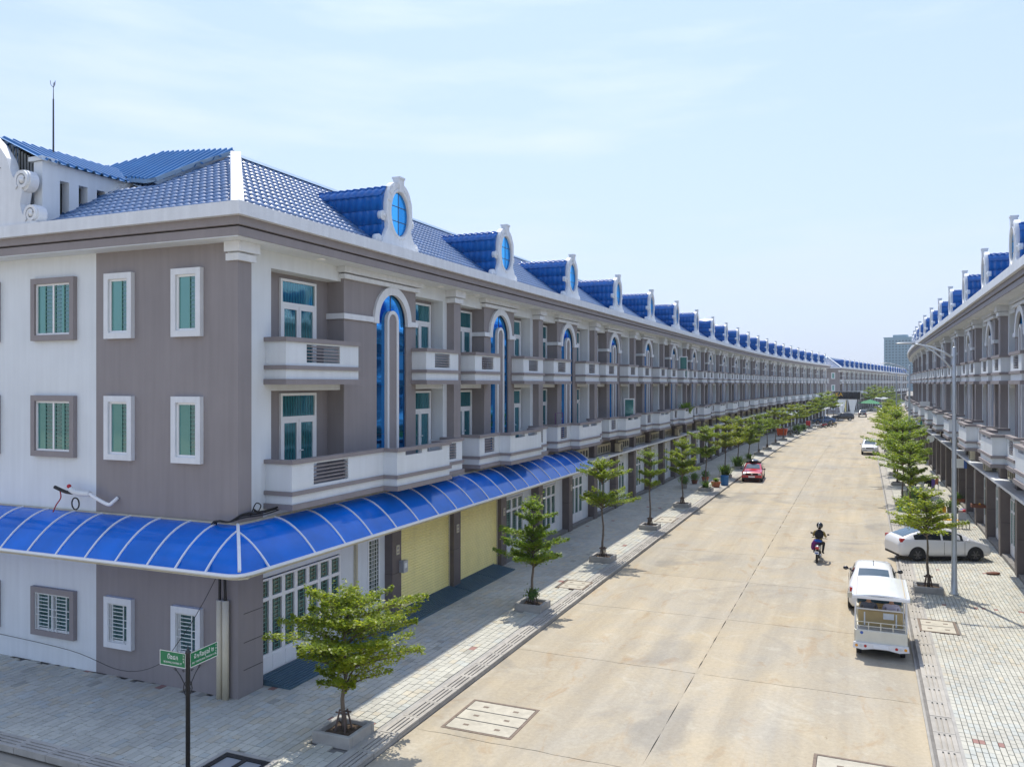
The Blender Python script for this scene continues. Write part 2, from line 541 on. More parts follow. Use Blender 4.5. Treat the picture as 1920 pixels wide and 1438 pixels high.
def paver_material():
    m = bpy.data.materials.new('paver'); m.use_nodes = True
    n = m.node_tree.nodes; l = m.node_tree.links
    p = n['Principled BSDF']; p.inputs['Roughness'].default_value = 0.8
    p.inputs['Specular IOR Level'].default_value = 0.35
    a = n.new('ShaderNodeAttribute'); a.attribute_name = 'tint'
    geo = n.new('ShaderNodeNewGeometry')
    t = n.new('ShaderNodeTexNoise'); t.inputs['Scale'].default_value = 0.5; t.inputs['Detail'].default_value = 7; t.inputs['Roughness'].default_value = 0.65
    l.new(geo.outputs['Position'], t.inputs['Vector'])
    r = n.new('ShaderNodeValToRGB')
    r.color_ramp.elements[0].position = 0.3; r.color_ramp.elements[1].position = 0.7
    r.color_ramp.elements[0].color = (0.83, 0.82, 0.82, 1); r.color_ramp.elements[1].color = (1.1, 1.1, 1.08, 1)
    l.new(t.outputs['Fac'], r.inputs['Fac'])
    x = n.new('ShaderNodeMixRGB'); x.blend_type = 'MULTIPLY'; x.inputs['Fac'].default_value = 1
    l.new(a.outputs['Color'], x.inputs['Color1']); l.new(r.outputs['Color'], x.inputs['Color2'])
    l.new(x.outputs['Color'], p.inputs['Base Color'])
    MATS['paver'] = m
paver_material()

def brick_sheet_material():
    """far pavement, where single pavers can no longer be told apart"""
    m = bpy.data.materials.new('paver_far'); m.use_nodes = True
    n = m.node_tree.nodes; l = m.node_tree.links
    p = n['Principled BSDF']; p.inputs['Roughness'].default_value = 0.85
    geo = n.new('ShaderNodeNewGeometry')
    bt = n.new('ShaderNodeTexBrick')
    bt.inputs['Scale'].default_value = 4.2
    bt.inputs['Color1'].default_value = (0.49, 0.475, 0.41, 1); bt.inputs['Color2'].default_value = (0.43, 0.42, 0.365, 1)
    bt.inputs['Mortar'].default_value = (0.22, 0.205, 0.175, 1)
    bt.inputs['Mortar Size'].default_value = 0.012
    l.new(geo.outputs['Position'], bt.inputs['Vector'])
    t = n.new('ShaderNodeTexNoise'); t.inputs['Scale'].default_value = 0.5; t.inputs['Detail'].default_value = 6
    l.new(geo.outputs['Position'], t.inputs['Vector'])
    x = n.new('ShaderNodeMixRGB'); x.blend_type = 'OVERLAY'; x.inputs['Fac'].default_value = 0.35
    l.new(bt.outputs['Color'], x.inputs['Color1']); l.new(t.outputs['Fac'], x.inputs['Color2'])
    l.new(x.outputs['Color'], p.inputs['Base Color'])
    MATS['paver_far'] = m
brick_sheet_material()

# ---------------------------------------------------------------- ground sheet
g = MB().add([(-700,-300,-.20),(700,-300,-.20),(700,1400,-.20),(-700,1400,-.20)], [(0,1,2,3)])
tag(g.build('ground', M['ground']), kind='structure')

ROADZ = -0.12
KL, KR, CJ = -9.72, 1.35, -4.33
def strip(name, material, s0, s1, w0, w1, z, parent=None, step=6.0, thick=0.0):
    n = max(1, int(math.ceil((s1-s0)/step)))
    m = MB(); v = []; f = []
    for i in range(n+1):
        s = s0+(s1-s0)*i/n
        for w in (w0, w1):
            x, y, _ = path(s, w); v.append((x, y, z))
    if thick:
        b = len(v)
        v += [(x, y, z-thick) for x, y, z in v]
    for i in range(n):
        f.append((2*i, 2*i+1, 2*i+3, 2*i+2))
        if thick:
            f.append((2*i+1, b+2*i+1, b+2*i+3, 2*i+3)); f.append((2*i, 2*i+2, b+2*i+2, b+2*i))
    if thick: f.append((0, b, b+1, 1))
    m.add(v, f)
    return m.build(name, material, parent)

# road: dark bed under slabs of cast concrete with open joints
road = strip('road', M['asphalt_base'], -60, 470, KL-.05, KR+.05, ROADZ-0.03, step=8)
tag(road, kind='structure')
cross_road = MB().add([(-160,-60,ROADZ-.035),(60,-60,ROADZ-.035),(60,12.0,ROADZ-.035),(-160,12.0,ROADZ-.035)], [(0,1,2,3)]).build('cross_road', M['road_concrete'])
tag(cross_road, kind='structure')
def wob(k, t):
    return 0.014*math.sin(3.1*t+k*1.7)+0.011*math.sin(8.3*t+k*2.9)+0.008*math.sin(19.7*t+k)
def slab(s0, s1, w0, w1, ks, kw):
    """one slab: edges wander a little, as sawn and broken joints do"""
    G = 0.007
    pts = []
    N = 14
    for i in range(N): 
        t = w0+(w1-w0)*i/N; pts.append((t, s0+G+wob(ks, t)+abs(.018*math.sin(5.3*t+ks))*0.6))
    for i in range(N):
        t = s0+(s1-s0)*i/N; pts.append((w1-(G+wob(kw+1, t)*.7 if w1 < KR-.2 else 0), t))
    for i in range(N):
        t = w1+(w0-w1)*i/N; pts.append((t, s1-G+wob(ks+1, t)))
    for i in range(N):
        t = s1+(s0-s1)*i/N; pts.append((w0+(G+wob(kw, t)*.7 if w0 > KL+.2 else 0), t))
    P = []
    for w, s in pts:
        x, y, _ = path(s, w); P.append((x, y))
    m = MB(); n = len(P)
    v = [(x, y, ROADZ) for x, y in P]+[(x, y, ROADZ-.03) for x, y in P]
    m.add(v, [tuple(range(n))]+[(i, n+i, n+(i+1) % n, (i+1) % n) for i in range(n)])
    return m.build('slab', M['road_concrete'], road)
js = [6.0, 11.3, 16.9, 23.2, 28.9, 34.6]
while js[-1] < 118: js.append(js[-1]+5.7)
for i in range(len(js)-1):
    slab(js[i], js[i+1], KL, CJ, i, 0)
    slab(js[i], js[i+1], CJ, KR, i, 1)
far_slab = strip('far_slabs', M['road_concrete'], js[-1]+.02, 470, KL, KR, ROADZ, road, step=8, thick=.03)
strip('near_slabs', M['road_concrete'], -60, 5.98, KL, KR, ROADZ, road, step=8, thick=.03)

# ---------------------------------------------------------------- pavements
def tint_mesh(name, V, F, T, material):
    me = bpy.data.meshes.new(name)
    me.from_pydata(V, [], F)
    at = me.attributes.new('tint', 'FLOAT_COLOR', 'FACE')
    at.data.foreach_set('color', np.asarray(T, dtype=np.float32).ravel())
    me.materials.append(material)
    return me
def paver_tint(r, red=False):
    if red: c = np.array([0.33, 0.19, 0.165])
    else:
        c = np.array([0.50, 0.49, 0.425])*(0.92+0.15*r.random())
        q = r.random()
        if q < .12: c *= np.array([1.04, 0.98, 0.9])
        elif q < .24: c *= np.array([0.93, 0.98, 1.04])
        elif q > .985: c *= 0.75
    return (*c, 1.0)
BOXF = [(4,5,6,7),(0,1,5,4),(1,2,6,5),(2,3,7,6),(3,0,4,7)]
PVAR = {}
def lay_pavers(pav, rects, keep_out, red_fn, dims, px_rank):
    """rects: list of (w,s,lw,ls) pavers; the 300 that show largest are objects, the rest one joined part"""
    r = random.Random(3)
    rects = [q for q in rects if not any(a < q[0] < b and c < q[1] < d for a, b, c, d in keep_out)]
    rects.sort(key=px_rank, reverse=True)
    V, F, T = [], [], []
    for i, (w, s, lw, ls) in enumerate(rects):
        red = red_fn(w, s)
        dz = r.uniform(-.0035, .0035); tl = r.uniform(-.002, .002)
        g = 0.0075
        if i < 300:
            key = (round(lw, 3), round(ls, 3), red, r.randrange(9))
            me = PVAR.get(key)
            if me is None:
                rr = random.Random(hash(key))
                a, b = lw/2-g, ls/2-g
                v = [(-a,-b,-.05),(a,-b,-.05),(a,b,-.05),(-a,b,-.05),(-a,-b,-.004),(a,-b,-.004),(a,b,-.004),(-a,b,-.004)]
                c = 0.004
                v += [(-a+c,-b+c,0),(a-c,-b+c,0),(a-c,b-c,0),(-a+c,b-c,0)]
                f = [(0,1,5,4),(1,2,6,5),(2,3,7,6),(3,0,4,7),(4,5,9,8),(5,6,10,9),(6,7,11,10),(7,4,8,11),(8,9,10,11)]
                me = tint_mesh('paver', v, f, [paver_tint(rr, red)]*9, M['paver'])
                PVAR[key] = me
            o = link('paver', me, pav)
            x, y, th = path(s, w)
            o.location = (x, y, dz); o.rotation_euler = (tl, tl*1.5, -th)
        else:
            a, b = lw/2-g, ls/2-g
            x, y, th = path(s, w)
            ct, st = math.cos(th), math.sin(th)
            k = len(V)
            for z, q in ((-.05, 0), (dz, 1)):
                for p, (u, t) in enumerate(((-a,-b),(a,-b),(a,b),(-a,b))):
                    V.append((x+u*ct+t*st, y-u*st+t*ct, z+(tl*(u/a+t/b)*.7 if q else 0)))
            F += [tuple(k+j for j in q) for q in BOXF]
            T += [paver_tint(r, red)]*5
    o = link('joined_pavers', tint_mesh('joined_pavers', V, F, T, M['paver']), pav)
    o['kind'] = 'stuff'

def screen_size(q):
    w, s = q[0], q[1]
    X = S_*s+C_*w; Z = C_*s-S_*w
    if Z < 1: return -1
    px = 960+1540*X/Z; py = 718+1540*8/Z
    if not (-10 < px < 1930 and py < 1445): return -1
    return 1/Z
# pavement on the left, wrapping round the corner house
LP0 = 12.3
pav_l = MB()
pav_l.add([(-60,LP0,-.045),(-9.75,LP0,-.045),(-9.75,92,-.045),(-60,92,-.045)], [(0,1,2,3)])
pav_l = pav_l.build('pavement', M['concrete_dark'])
tag(pav_l, kind='structure')
rects = []
rr = random.Random(11)
def courses(w0, w1, s0, s1, cw, lens, rr, out):
    w = w1
    while w-cw > w0-1e-6:
        s = s0
        first = True
        while s < s1:
            ls = rr.choice(lens)
            if first: ls *= rr.choice((1, .5, .66)); first = False
            if s+ls > s1: break
            out.append((w-cw/2, s+ls/2, cw, ls)); s += ls
        w -= cw
courses(-15.35, -10.36, LP0+.46, 62, .2, (.2, .3, .4, .3), rr, rects)
courses(-26.0, -15.16, LP0+.46, 16.6, .2, (.2, .3, .4, .3), rr, rects)
lko = [(-11.35,-10.25,15.05,16.2)]
lko += [(-11.35,-10.25,s-.5,s+.5) for s in (27.2,35.8,44.7,53.5)]
lko += [(-11.1,-10.0,30.35,31.7), (-11.2,-10.1,47.0,48.9), (-12.75,-11.35,12.7,14.0)]
lay_pavers(pav_l, rects, lko, lambda w, s: (rr.random() < .0015) or (abs((s-22.3) % 6.0) < .16 and rr.random() < .12), None, screen_size)
strip('far_pavers', M['paver_far'], 62, 216, -15.35, -10.3, -.004, pav_l, thick=.04)
strip('far_pavers', M['paver_far'], 234, 470, -19.5, -10.3, -.004, pav_l, thick=.04)
# right pavement
pav_r = strip('pavement', M['concrete_dark'], 6, 92, KR+.05, 7.0, -.046)
tag(pav_r, kind='structure')
rects = []
courses(2.0, 7.0, 13, 56, .125, (.235,), rr, rects)
rko = [(1.75,2.85,34.95,36.0), (1.65,2.85,29.6,31.25), (1.95,3.0,52.2,53.2)]
lay_pavers(pav_r, rects, rko, lambda w, s: (abs((s-20.9) % 6.25) < .12 and rr.random() < .42), None, screen_size)
strip('far_pavers', M['paver_far'], 56, 240, 2.0, 7.0, -.004, pav_r, thick=.04)

# kerbs: grooved concrete stones on both sides
def kerb_mesh():
    m = MB()
    L, W = 0.985, 0.46
    m.box(0, W, 0, L, -.14, -.028)
    m.box(0, W, 0, .06, -.028, .004); m.box(0, W, L-.06, L, -.028, .004)
    x = 0
    for wd in (.10, .07, .07, .10):
        m.box(x, x+wd, .06, L-.06, -.028, .004); x += wd+.04
    return m.mesh('kerb_stone', M['kerb_stone'])
KM = kerb_mesh()
kr = random.Random(5)
for i in range(52):
    s = 12.2+i
    o = link('kerb_stone', KM, pav_l); o.location = (KL-.50, s, kr.uniform(-.004, .004)); o.rotation_euler = (0, 0, kr.uniform(-.004, .004))
for i in range(45):
    s = 12.2+i
    o = link('kerb_stone', KM, pav_r); o.location = (KR+.12, s, kr.uniform(-.004, .004)); o.rotation_euler = (0, 0, kr.uniform(-.004, .004))
for i in range(16):
    o = link('kerb_stone', KM, pav_l); o.location = (-11.2-i, LP0+.0, kr.uniform(-.003, .003)); o.rotation_euler = (0, 0, R_(90))
strip('kerb_edge', M['kerb_stone'], 64.2, 216, KL-.50, KL-.03, .0, pav_l, thick=.14)
strip('kerb_edge', M['kerb_stone'], 234, 470, KL-.50, KL-.03, .0, pav_l, thick=.14)
strip('kerb_edge', M['kerb_stone'], 57.2, 470, KR+.12, KR+.6, .0, pav_r, thick=.14)
# sandy mortar strips beside the kerbs
strip('gutter', M['concrete'], 8, 130, KR+.0, KR+.12, -.07, pav_r, thick=.06)
strip('mortar_strip', M['concrete'], 12.3, 130, KR+.585, KR+.66, .0, pav_r, thick=.05)
strip('mortar_strip', M['concrete'], 12.3, 130, KL-.62, KL-.505, .0, pav_l, thick=.05)

# ---------------------------------------------------------------- inspection covers
def cover(name, w0, w1, s0, s1, z, n, label, frame_mat, along='s', holes=True):
    o = empty(name, ((w0+w1)/2, (s0+s1)/2, z), 0, label, 'cover')
    a, b = (w1-w0)/2, (s1-s0)/2
    t = .07
    B('frame', frame_mat, o, (-a,a,-b,-b+t,-.04,.006), (-a,a,b-t,b,-.04,.006), (-a,-a+t,-b+t,b-t,-.04,.006), (a-t,a,-b+t,b-t,-.04,.006))
    B('seat', M['dark_groove'], o, (-a+t, a-t, -b+t, b-t, -.04, -.0032))
    ll = (2*b-2*t)/n
    for i in range(n):
        y0 = -b+t+i*ll
        lid = B('lid', M['lid_concrete'], o, (-a+t+.012, a-t-.012, y0+.022, y0+ll-.022, -.04, .003))
        if holes:
            for sx in (-.45, .45):
                q = MB().box(sx*a-.07, sx*a+.07, y0+ll*.42, y0+ll*.58, -.012, .005)
                q.build('lifting_slot', M['rust'], lid)
    return o
cover('road_cover', -9.2, -7.4, 17.2, 19.05, ROADZ+.004, 3, 'large square inspection cover of three concrete lids set in the road near left kerb', M['rust'])
cover('road_cover', -1.0, 1.0, 17.4, 19.2, ROADZ+.004, 2, 'rusty framed inspection cover in the road at the bottom edge of the view', M['rust'])
cover('pavement_cover', -11.1, -10.0, 30.35, 31.7, .004, 2, 'rusty framed concrete cover in the left pavement between second and third tree', M['rust'])
cover('pavement_cover', -11.2, -10.1, 47.0, 48.9, .004, 1, 'single concrete cover in the left pavement beyond the fourth tree', M['rust'])
cover('pavement_cover', 1.68, 2.82, 29.65, 31.2, .004, 2, 'rusty framed cover in the right pavement under the lamp post shadow', M['rust'])
d = empty('drain_inlet', (-12.05, 13.35, .0), R_(0), 'black framed drain inlet with grey lids beside the street sign', 'drain')
B('kerb_frame', M['concrete'], d, (-.7,.7,.55,.65,-.04,.05), (.6,.7,-.65,.55,-.04,.05), (-.7,-.6,-.65,.55,-.04,.05), (-.6,.6,-.65,-.55,-.04,.05))
B('frame', M['black_metal'], d, (-.6,.6,.42,.55,-.04,.035), (-.6,.6,-.55,-.42,-.04,.035), (-.6,-.48,-.42,.42,-.04,.035), (.48,.6,-.42,.42,-.04,.035), (-.05,.05,-.42,.42,-.04,.035))
B('lid', M['grey_metal'], d, (-.48,-.05,-.42,.42,-.04,.01)); B('lid', M['grey_metal'], d, (.05,.48,-.42,.42,-.04,.01))
# ---------------------------------------------------------------- row houses
# local frame of a house: x = out towards the street, y = along the street, z up; x=0 is the pilaster face
HALF = 4.515
def tile_panel(m, O, A, U, N, rng_fn, nrows, rl, pitch=.3, amp=.032, spt=4, lift=.04):
    O, A, U, N = Vector(O), Vector(A).normalized(), Vector(U).normalized(), Vector(N).normalized()
    for j in range(nrows):
        v0, v1 = j*rl, (j+1)*rl+.02
        lo, hi = rng_fn((j+.5)*rl)
        if hi-lo < .05: continue
        n = max(1, int(round((hi-lo)/pitch*spt)))
        V, F = [], []
        for i in range(n+1):
            u = lo+(hi-lo)*i/n
            wv = amp*math.sin(2*math.pi*u/pitch+(math.pi if j % 2 else 0)*0)
            V += [O+A*u+U*v0+N*(wv), O+A*u+U*v0+N*(wv+lift), O+A*u+U*v1+N*(wv+.002)]
        for i in range(n):
            a, b = 3*i, 3*i+3
            F += [(a, b, b+1, a+1), (a+1, b+1, b+2, a+2)]
        sm = m.smooth; m.smooth = False
        m.add(V, [F[2*i] for i in range(n)])
        m.smooth = True
        base = len(m.v)-len(V)
        for i in range(n):
            m.f.append(tuple(base+k for k in F[2*i+1])); m.m.append(m.mi); m.sm.append(True)
        m.smooth = sm

SX, SZ = .08, 12.43                   # roof start
RX, RZ = -3.75, 15.2                  # ridge
_L = math.hypot(SX-RX, RZ-SZ)
UPX, UPZ = (RX-SX)/_L, (RZ-SZ)/_L

def dormer(parent, lod):
    d = MB()
    hw = .93
    sp = {0: 4, 1: 2, 2: 1}[lod]
    amp = .02 if lod < 2 else .0
    # body of the dormer, clad in tiles: upright sides, a steep course, then the flat top
    for sgn in (-1, 1):
        tile_panel(d, (.0, sgn*hw, 12.3), (-1, 0, 0), (0, 0, 1), (0, sgn, 0), lambda v: (0, min(4.0, .3+(v)*1.55+.9)), 4, .475, .28, amp, sp, .03)
        ang = R_(50)
        tile_panel(d, (.0, sgn*(hw+.03), 14.17), (-1, 0, 0), (0, -sgn*math.cos(ang), math.sin(ang)), (0, sgn*math.sin(ang), math.cos(ang)), lambda v: (0, 3.2), 1, .42, .28, amp, sp, .05)
        ang = R_(17)
        tile_panel(d, (.0, sgn*.69, 14.49), (-1, 0, 0), (0, -sgn*math.cos(ang), math.sin(ang)), (0, sgn*math.sin(ang), math.cos(ang)), lambda v: (0, 3.6), 2, .36, .28, amp, sp, .05)
    d.add([(-.02, -hw, 12.4), (-.02, hw, 12.4), (-.02, hw, 14.2), (-.02, .69, 14.48), (-.02, 0, 14.68), (-.02, -.69, 14.48), (-.02, -hw, 14.2)], [tuple(range(7))])
    dm = d.build('dormer', M['roof_tile_shaded'], parent)
    # white scrolled front with an oval opening
    cz = 13.72
    out = [(0,14.80),(.30,14.77),(.57,14.62),(.75,14.33),(.83,13.97),(.83,13.6),(.76,13.35),(.76,13.08),(.84,12.82),(.97,12.68),(1.16,12.62),(1.2,12.40),(.6,12.40),(0,12.40)]
    full = out+[(-y, z) for y, z in out[-2:0:-1]]
    n = 40 if lod < 2 else 20
    def ray(th):
        dx, dz = math.cos(th), math.sin(th)
        best = None
        for i in range(len(full)):
            (x1, z1), (x2, z2) = full[i], full[(i+1) % len(full)]
            ex, ez = x2-x1, z2-z1
            det = dx*(-ez)+ex*dz
            if abs(det) < 1e-9: continue
            t = (x1*(-ez)+ex*(z1-cz))/det
            s = (dx*(z1-cz)-dz*x1)/det
            if t > 0 and -1e-6 <= s <= 1+1e-6: best = t if best is None else max(best, t)
        return (dx*best, cz+dz*best)
    m = MB()
    oo, ii = [], []
    for i in range(n):
        th = 2*math.pi*i/n+.001
        oo.append(ray(th)); ii.append((.58*math.cos(th), cz+.74*math.sin(th)))
    V = [(.12, y, z) for y, z in oo]+[(.12, y, z) for y, z in ii]+[(-.10, y, z) for y, z in oo]+[(-.10, y, z) for y, z in ii]
    F = []
    for i in range(n):
        j = (i+1) % n
        F += [(i, j, n+j, n+i), (i, 2*n+i, 2*n+j, j), (n+i, n+j, 3*n+j, 3*n+i), (2*n+i, 3*n+i, 3*n+j, 2*n+j)]
    m.add(V, F)
    su = m.build('surround', M['white_trim'], dm)
    if lod < 2:
        mo = MB(); mo.smooth = True
        mo.tube([(.11, .635*math.cos(2*math.pi*i/36), cz+.80*math.sin(2*math.pi*i/36)) for i in range(36)], .06, 6, True)
        mo.build('moulding', M['white_trim'], dm)
        v = MB()
        for k in range(-4, 5):
            if k == 0: continue
            a0 = R_(90-k*15.5-7.2); a1 = R_(90-k*15.5+7.2)
            pts = []
            for a in (a0, (a0+a1)/2, a1): pts.append((.66*math.cos(a), cz+.90*math.sin(a)))
            for a in (a1, (a0+a1)/2, a0): pts.append((.84*math.cos(a), cz+1.055*math.sin(a)))
            v.prism(pts, 'x', .08, .145)
        v.build('voussoirs', M['white_trim'], dm)
    k = MB(); k.prism([(-.12,14.46),(.12,14.46),(.16,14.93),(-.16,14.93)], 'x', -.06, .20)
    k.prism([(-.17,14.90),(.17,14.90),(.18,14.97),(-.18,14.97)], 'x', -.09, .23)
    k.build('keystone', M['white_trim'], dm)
    for sgn in (-1, 1):
        for (y, z, r) in ((.90, 13.55, .15), (1.18, 12.70, .19)):
            s = MB(); s.smooth = True
            if lod == 0:
                pts = []
                for i in range(20):
                    a = i/19*3.6*math.pi
                    rad = r*(1-.62*i/19)
                    pts.append((.02, sgn*(y+0)+sgn*rad*math.cos(a+math.pi*1.2), z+rad*math.sin(a+math.pi*1.2)))
                s.cyl((-.12, sgn*y, z), (.05, sgn*y, z), r*.98, r*.98, 18)
                s.tube(pts, .045, 5)
                s.sphere((.06, sgn*y, z), r*.42, 8, 6)
            else:
                s.cyl((-.16, sgn*y, z), (.14, sgn*y, z), r, r*.9, 8)
            s.build('scroll', M['white_trim'], dm)
    # panes
    if lod == 0:
        rows = [(-.74, -.25), (-.25, .25), (.25, .74)]
        for (z0, z1) in rows:
            for sgn in (-1, 1):
                pl = []
                for q in range(9):
                    z = z0+(z1-z0)*q/8
                    yy = .58*math.sqrt(max(0, 1-(z/.74)**2))
                    pl.append((sgn*max(.012, yy), cz+z*.985))
                pl = [(sgn*.012, cz+z0*.985+.012)]+pl+[(sgn*.012, cz+z1*.985-.012)]
                MB().add([(.05, y, z) for y, z in pl], [tuple(range(len(pl)))]).build('pane', M['dormer_glass'], dm)
        B('glazing_bar', M['dark_metal'], dm, (.03,.058,-.014,.014,cz-.73,cz+.73), (.03,.058,-.54,.54,cz-.26,cz-.235), (.03,.058,-.54,.54,cz+.235,cz+.26))
    else:
        MB().add([(.05, .58*math.cos(2*math.pi*i/20), cz+.74*math.sin(2*math.pi*i/20)) for i in range(20)], [tuple(range(20))]).build('pane', M['dormer_glass'], dm)
    return dm

def balcony3(parent, y0, y1, lod, z0=8.12):
    """upper balcony: white parapet with a louvred opening between grey bands"""
    X = .38
    L = y1-y0
    oy0, oy1 = y0+L*.26, y0+L*.72
    t = .12
    b = B('balcony', M['white_paint'], parent,
        (X-t, X, y0, oy0, 8.49, 9.13), (X-t, X, oy1, y1, 8.49, 9.13), (X-t, X, oy0, oy1, 8.49, 8.58), (X-t, X, oy0, oy1, 9.08, 9.13),
        (-.81, X-t, y0, y0+t, 8.49, 9.13), (-.81, X-t, y1-t, y1, 8.49, 9.13),
        (-.81, X, y0, y1, 8.12, 8.38))
    B('coping', M['grey_trim'], b, (X-t-.03, X+.06, y0-.06, y1+.06, 9.13, 9.25), (-.31, X-t-.03, y0-.06, y0+t+.03, 9.13, 9.25), (-.31, X-t-.03, y1-t-.03, y1+.06, 9.13, 9.25))
    B('band', M['grey_trim'], b, (-.81, X+.06, y0-.06, y1+.06, 8.38, 8.49))
    B('base_slab', M['grey_trim'], b, (-.81, X+.07, y0-.07, y1+.07, 7.97, 8.12))
    if lod == 0:
        for i in range(5):
            z = 8.64+i*.093
            B('railing_bar', M['grey_trim'], b, (X-.10, X-.02, oy0, oy1, z, z+.032))
    else:
        B('railing_bars', M['grey_trim'], b, *[(X-.10, X-.02, oy0, oy1, 8.64+i*.093, 8.672+i*.093) for i in range(5)])
    return b

def balcony2(parent, yl, yr, lod, bump=1.78):
    X, XB, t = .58, 1.08, .12
    boxes = []
    ops = []
    for sgn, e in ((-1, yl), (1, yr)):
        a, c = sorted((sgn*bump, e))
        if sgn < 0: o0, o1 = (e+.94, e+2.6) if e < -5 else (e+.48, e+1.45)
        else: o0, o1 = e-1.45, e-.48
        boxes += [(X-t, X, a, o0, 5.11, 5.84), (X-t, X, o1, c, 5.11, 5.84), (X-t, X, o0, o1, 5.11, 5.2), (X-t, X, o0, o1, 5.79, 5.84)]
        ops.append((o0, o1))
    boxes += [(-.81, X-t, yl, yl+t, 5.11, 5.84), (-.81, X-t, yr-t, yr, 5.11, 5.84)]
    boxes += [(X-t, XB-t, -bump, -bump+t, 5.11, 5.84), (X-t, XB-t, bump-t, bump, 5.11, 5.84)]
    # bump front with two slots under the coping
    f0, f1 = XB-t, XB
    boxes += [(f0, f1, -bump, bump, 5.11, 5.70), (f0, f1, -bump, -1.25, 5.70, 5.84), (f0, f1, -.18, .18, 5.70, 5.84), (f0, f1, 1.25, bump, 5.70, 5.84)]
    boxes += [(-.81, X, yl, yr, 4.77, 5.0), (X, XB, -bump, bump, 4.77, 5.0)]
    b = B('balcony', M['white_paint'], parent, *boxes)
    e = .06
    def ring(name, z0, z1, e, full):
        if full:
            return B(name, M['grey_trim'], b, (-.81, X+e, yl-e, yr+e, z0, z1), (X+e, XB+e, -bump-e, bump+e, z0, z1))
        return B(name, M['grey_trim'], b,
            (-.31, X+e, yl-e, yl+t+.03, z0, z1), (-.31, X+e, yr-t-.03, yr+e, z0, z1),
            (X-t-.03, X+e, yl+t+.03, -bump-e, z0, z1), (X-t-.03, X+e, bump+e, yr-t-.03, z0, z1),
            (X-t-.03, XB+e, -bump-e, -bump+t+.03, z0, z1), (X-t-.03, XB+e, bump-t-.03, bump+e, z0, z1),
            (XB-t-.03, XB+e, -bump+t+.03, bump-t-.03, z0, z1))
    ring('coping', 5.84, 5.95, e, False)
    ring('band', 5.0, 5.11, e, True)
    ring('base_slab', 4.62, 4.77, e+.01, True)
    for o0, o1 in ops:
        if lod == 0:
            for i in range(5):
                z = 5.26+i*.104
                B('railing_bar', M['grey_trim'], b, (X-.10, X-.02, o0, o1, z, z+.034))
        else:
            B('railing_bars', M['grey_trim'], b, *[(X-.10, X-.02, o0, o1, 5.26+i*.104, 5.294+i*.104) for i in range(5)])
    return b

def glazed_door(parent, y0, y1, z0, z1, lod):
    x0, x1 = -.82, -.74
    ft = .075
    tz = z0+(z1-z0)*.735
    ym = (y0+y1)/2
    bx = [(x0, x1, y0, y0+ft, z0, z1), (x0, x1, y1-ft, y1, z0, z1), (x0, x1, y0+ft, y1-ft, z1-ft, z1), (x0, x1, y0+ft, y1-ft, tz-ft*.6, tz+ft*.6)]
    for a, c in ((y0+ft, ym-.012), (ym+.012, y1-ft)):
        bx += [(x0+.005, x1-.01, a, a+.085, z0, tz-ft*.6), (x0+.005, x1-.01, c-.085, c, z0, tz-ft*.6), (x0+.005, x1-.01, a+.085, c-.085, tz-ft*.6-.1, tz-ft*.6), (x0+.005, x1-.01, a+.085, c-.085, z0, z0+.16)]
    d = B('door', M['white_metal'], parent, *bx)
    xg = -.79
    def pane(a, c, p, q):
        MB().add([(xg, a, p), (xg, c, p), (xg, c, q), (xg, a, q)], [(0, 1, 2, 3)]).build('pane', M['green_glass'], d)
    if lod < 2:
        pane(y0+ft, y1-ft, tz+ft*.6, z1-ft)
        pane(y0+ft+.085, ym-.097, z0+.16, tz-ft*.6-.1)
        pane(ym+.097, y1-ft-.085, z0+.16, tz-ft*.6-.1)
        if lod == 0:
            B('handle', M['white_bar'], d, (x1-.01, x1+.04, ym+.03, ym+.15, z0+1.02, z0+1.05))
    else:
        pane(y0+ft, y1-ft, z0, z1-ft)
    return d

def gate(parent, y0, y1, ncol, lod, x=-.45, zt=2.72, bars='green_bar'):
    """white metal folding gate: tall barred panes over solid lower panels"""
    z0, zp, zm = .16, .68, 2.16
    t = .07
    bx = [(x, x+.06, y0, y1, z0, zp), (x, x+.06, y0, y1, zm-.05, zm+.05), (x, x+.06, y0, y1, zt-.06, zt)]
    w = (y1-y0)/ncol
    cols = []
    for i in range(ncol+1):
        c = y0+i*w
        bx.append((x-.005, x+.066, max(y0, c-t), min(y1, c+t), zp, zt))
    gt = B('gate', M['white_metal'], parent, *bx)
    gb = MB()
    for i in range(ncol):
        a, c = y0+i*w+t, y0+(i+1)*w-t
        if lod == 0:
            for p, q in ((zp, zm-.05), (zm+.05, zt-.06)):
                MB().add([(x+.01, a, p), (x+.01, c, p), (x+.01, c, q), (x+.01, a, q)], [(0, 1, 2, 3)]).build('pane', M['gate_glass'], gt)
        if lod < 2:
            ww = c-a
            gb.box(x+.03, x+.045, a+ww*.22, a+ww*.22+.018, zp, zt-.06); gb.box(x+.03, x+.045, c-ww*.22-.018, c-ww*.22, zp, zt-.06)
            z = zp+.06
            while z < zt-.1:
                gb.box(x+.046, x+.058, a+ww*.22, c-ww*.22, z, z+.016); z += .115
    if lod == 0:
        for i in range(ncol):
            B('panel_rib', M['white_metal'], gt, (x+.06, x+.075, y0+i*w+t*1.2, y0+(i+1)*w-t*1.2, z0+.05, zp-.07))
    else:
        MB().add([(x+.01, y0, zp), (x+.01, y1, zp), (x+.01, y1, zt-.06), (x+.01, y0, zt-.06)], [(0, 1, 2, 3)]).build('pane', M['gate_glass'], gt)
    if lod < 2:
        gb.build('grille', M[bars], gt)
    return gt

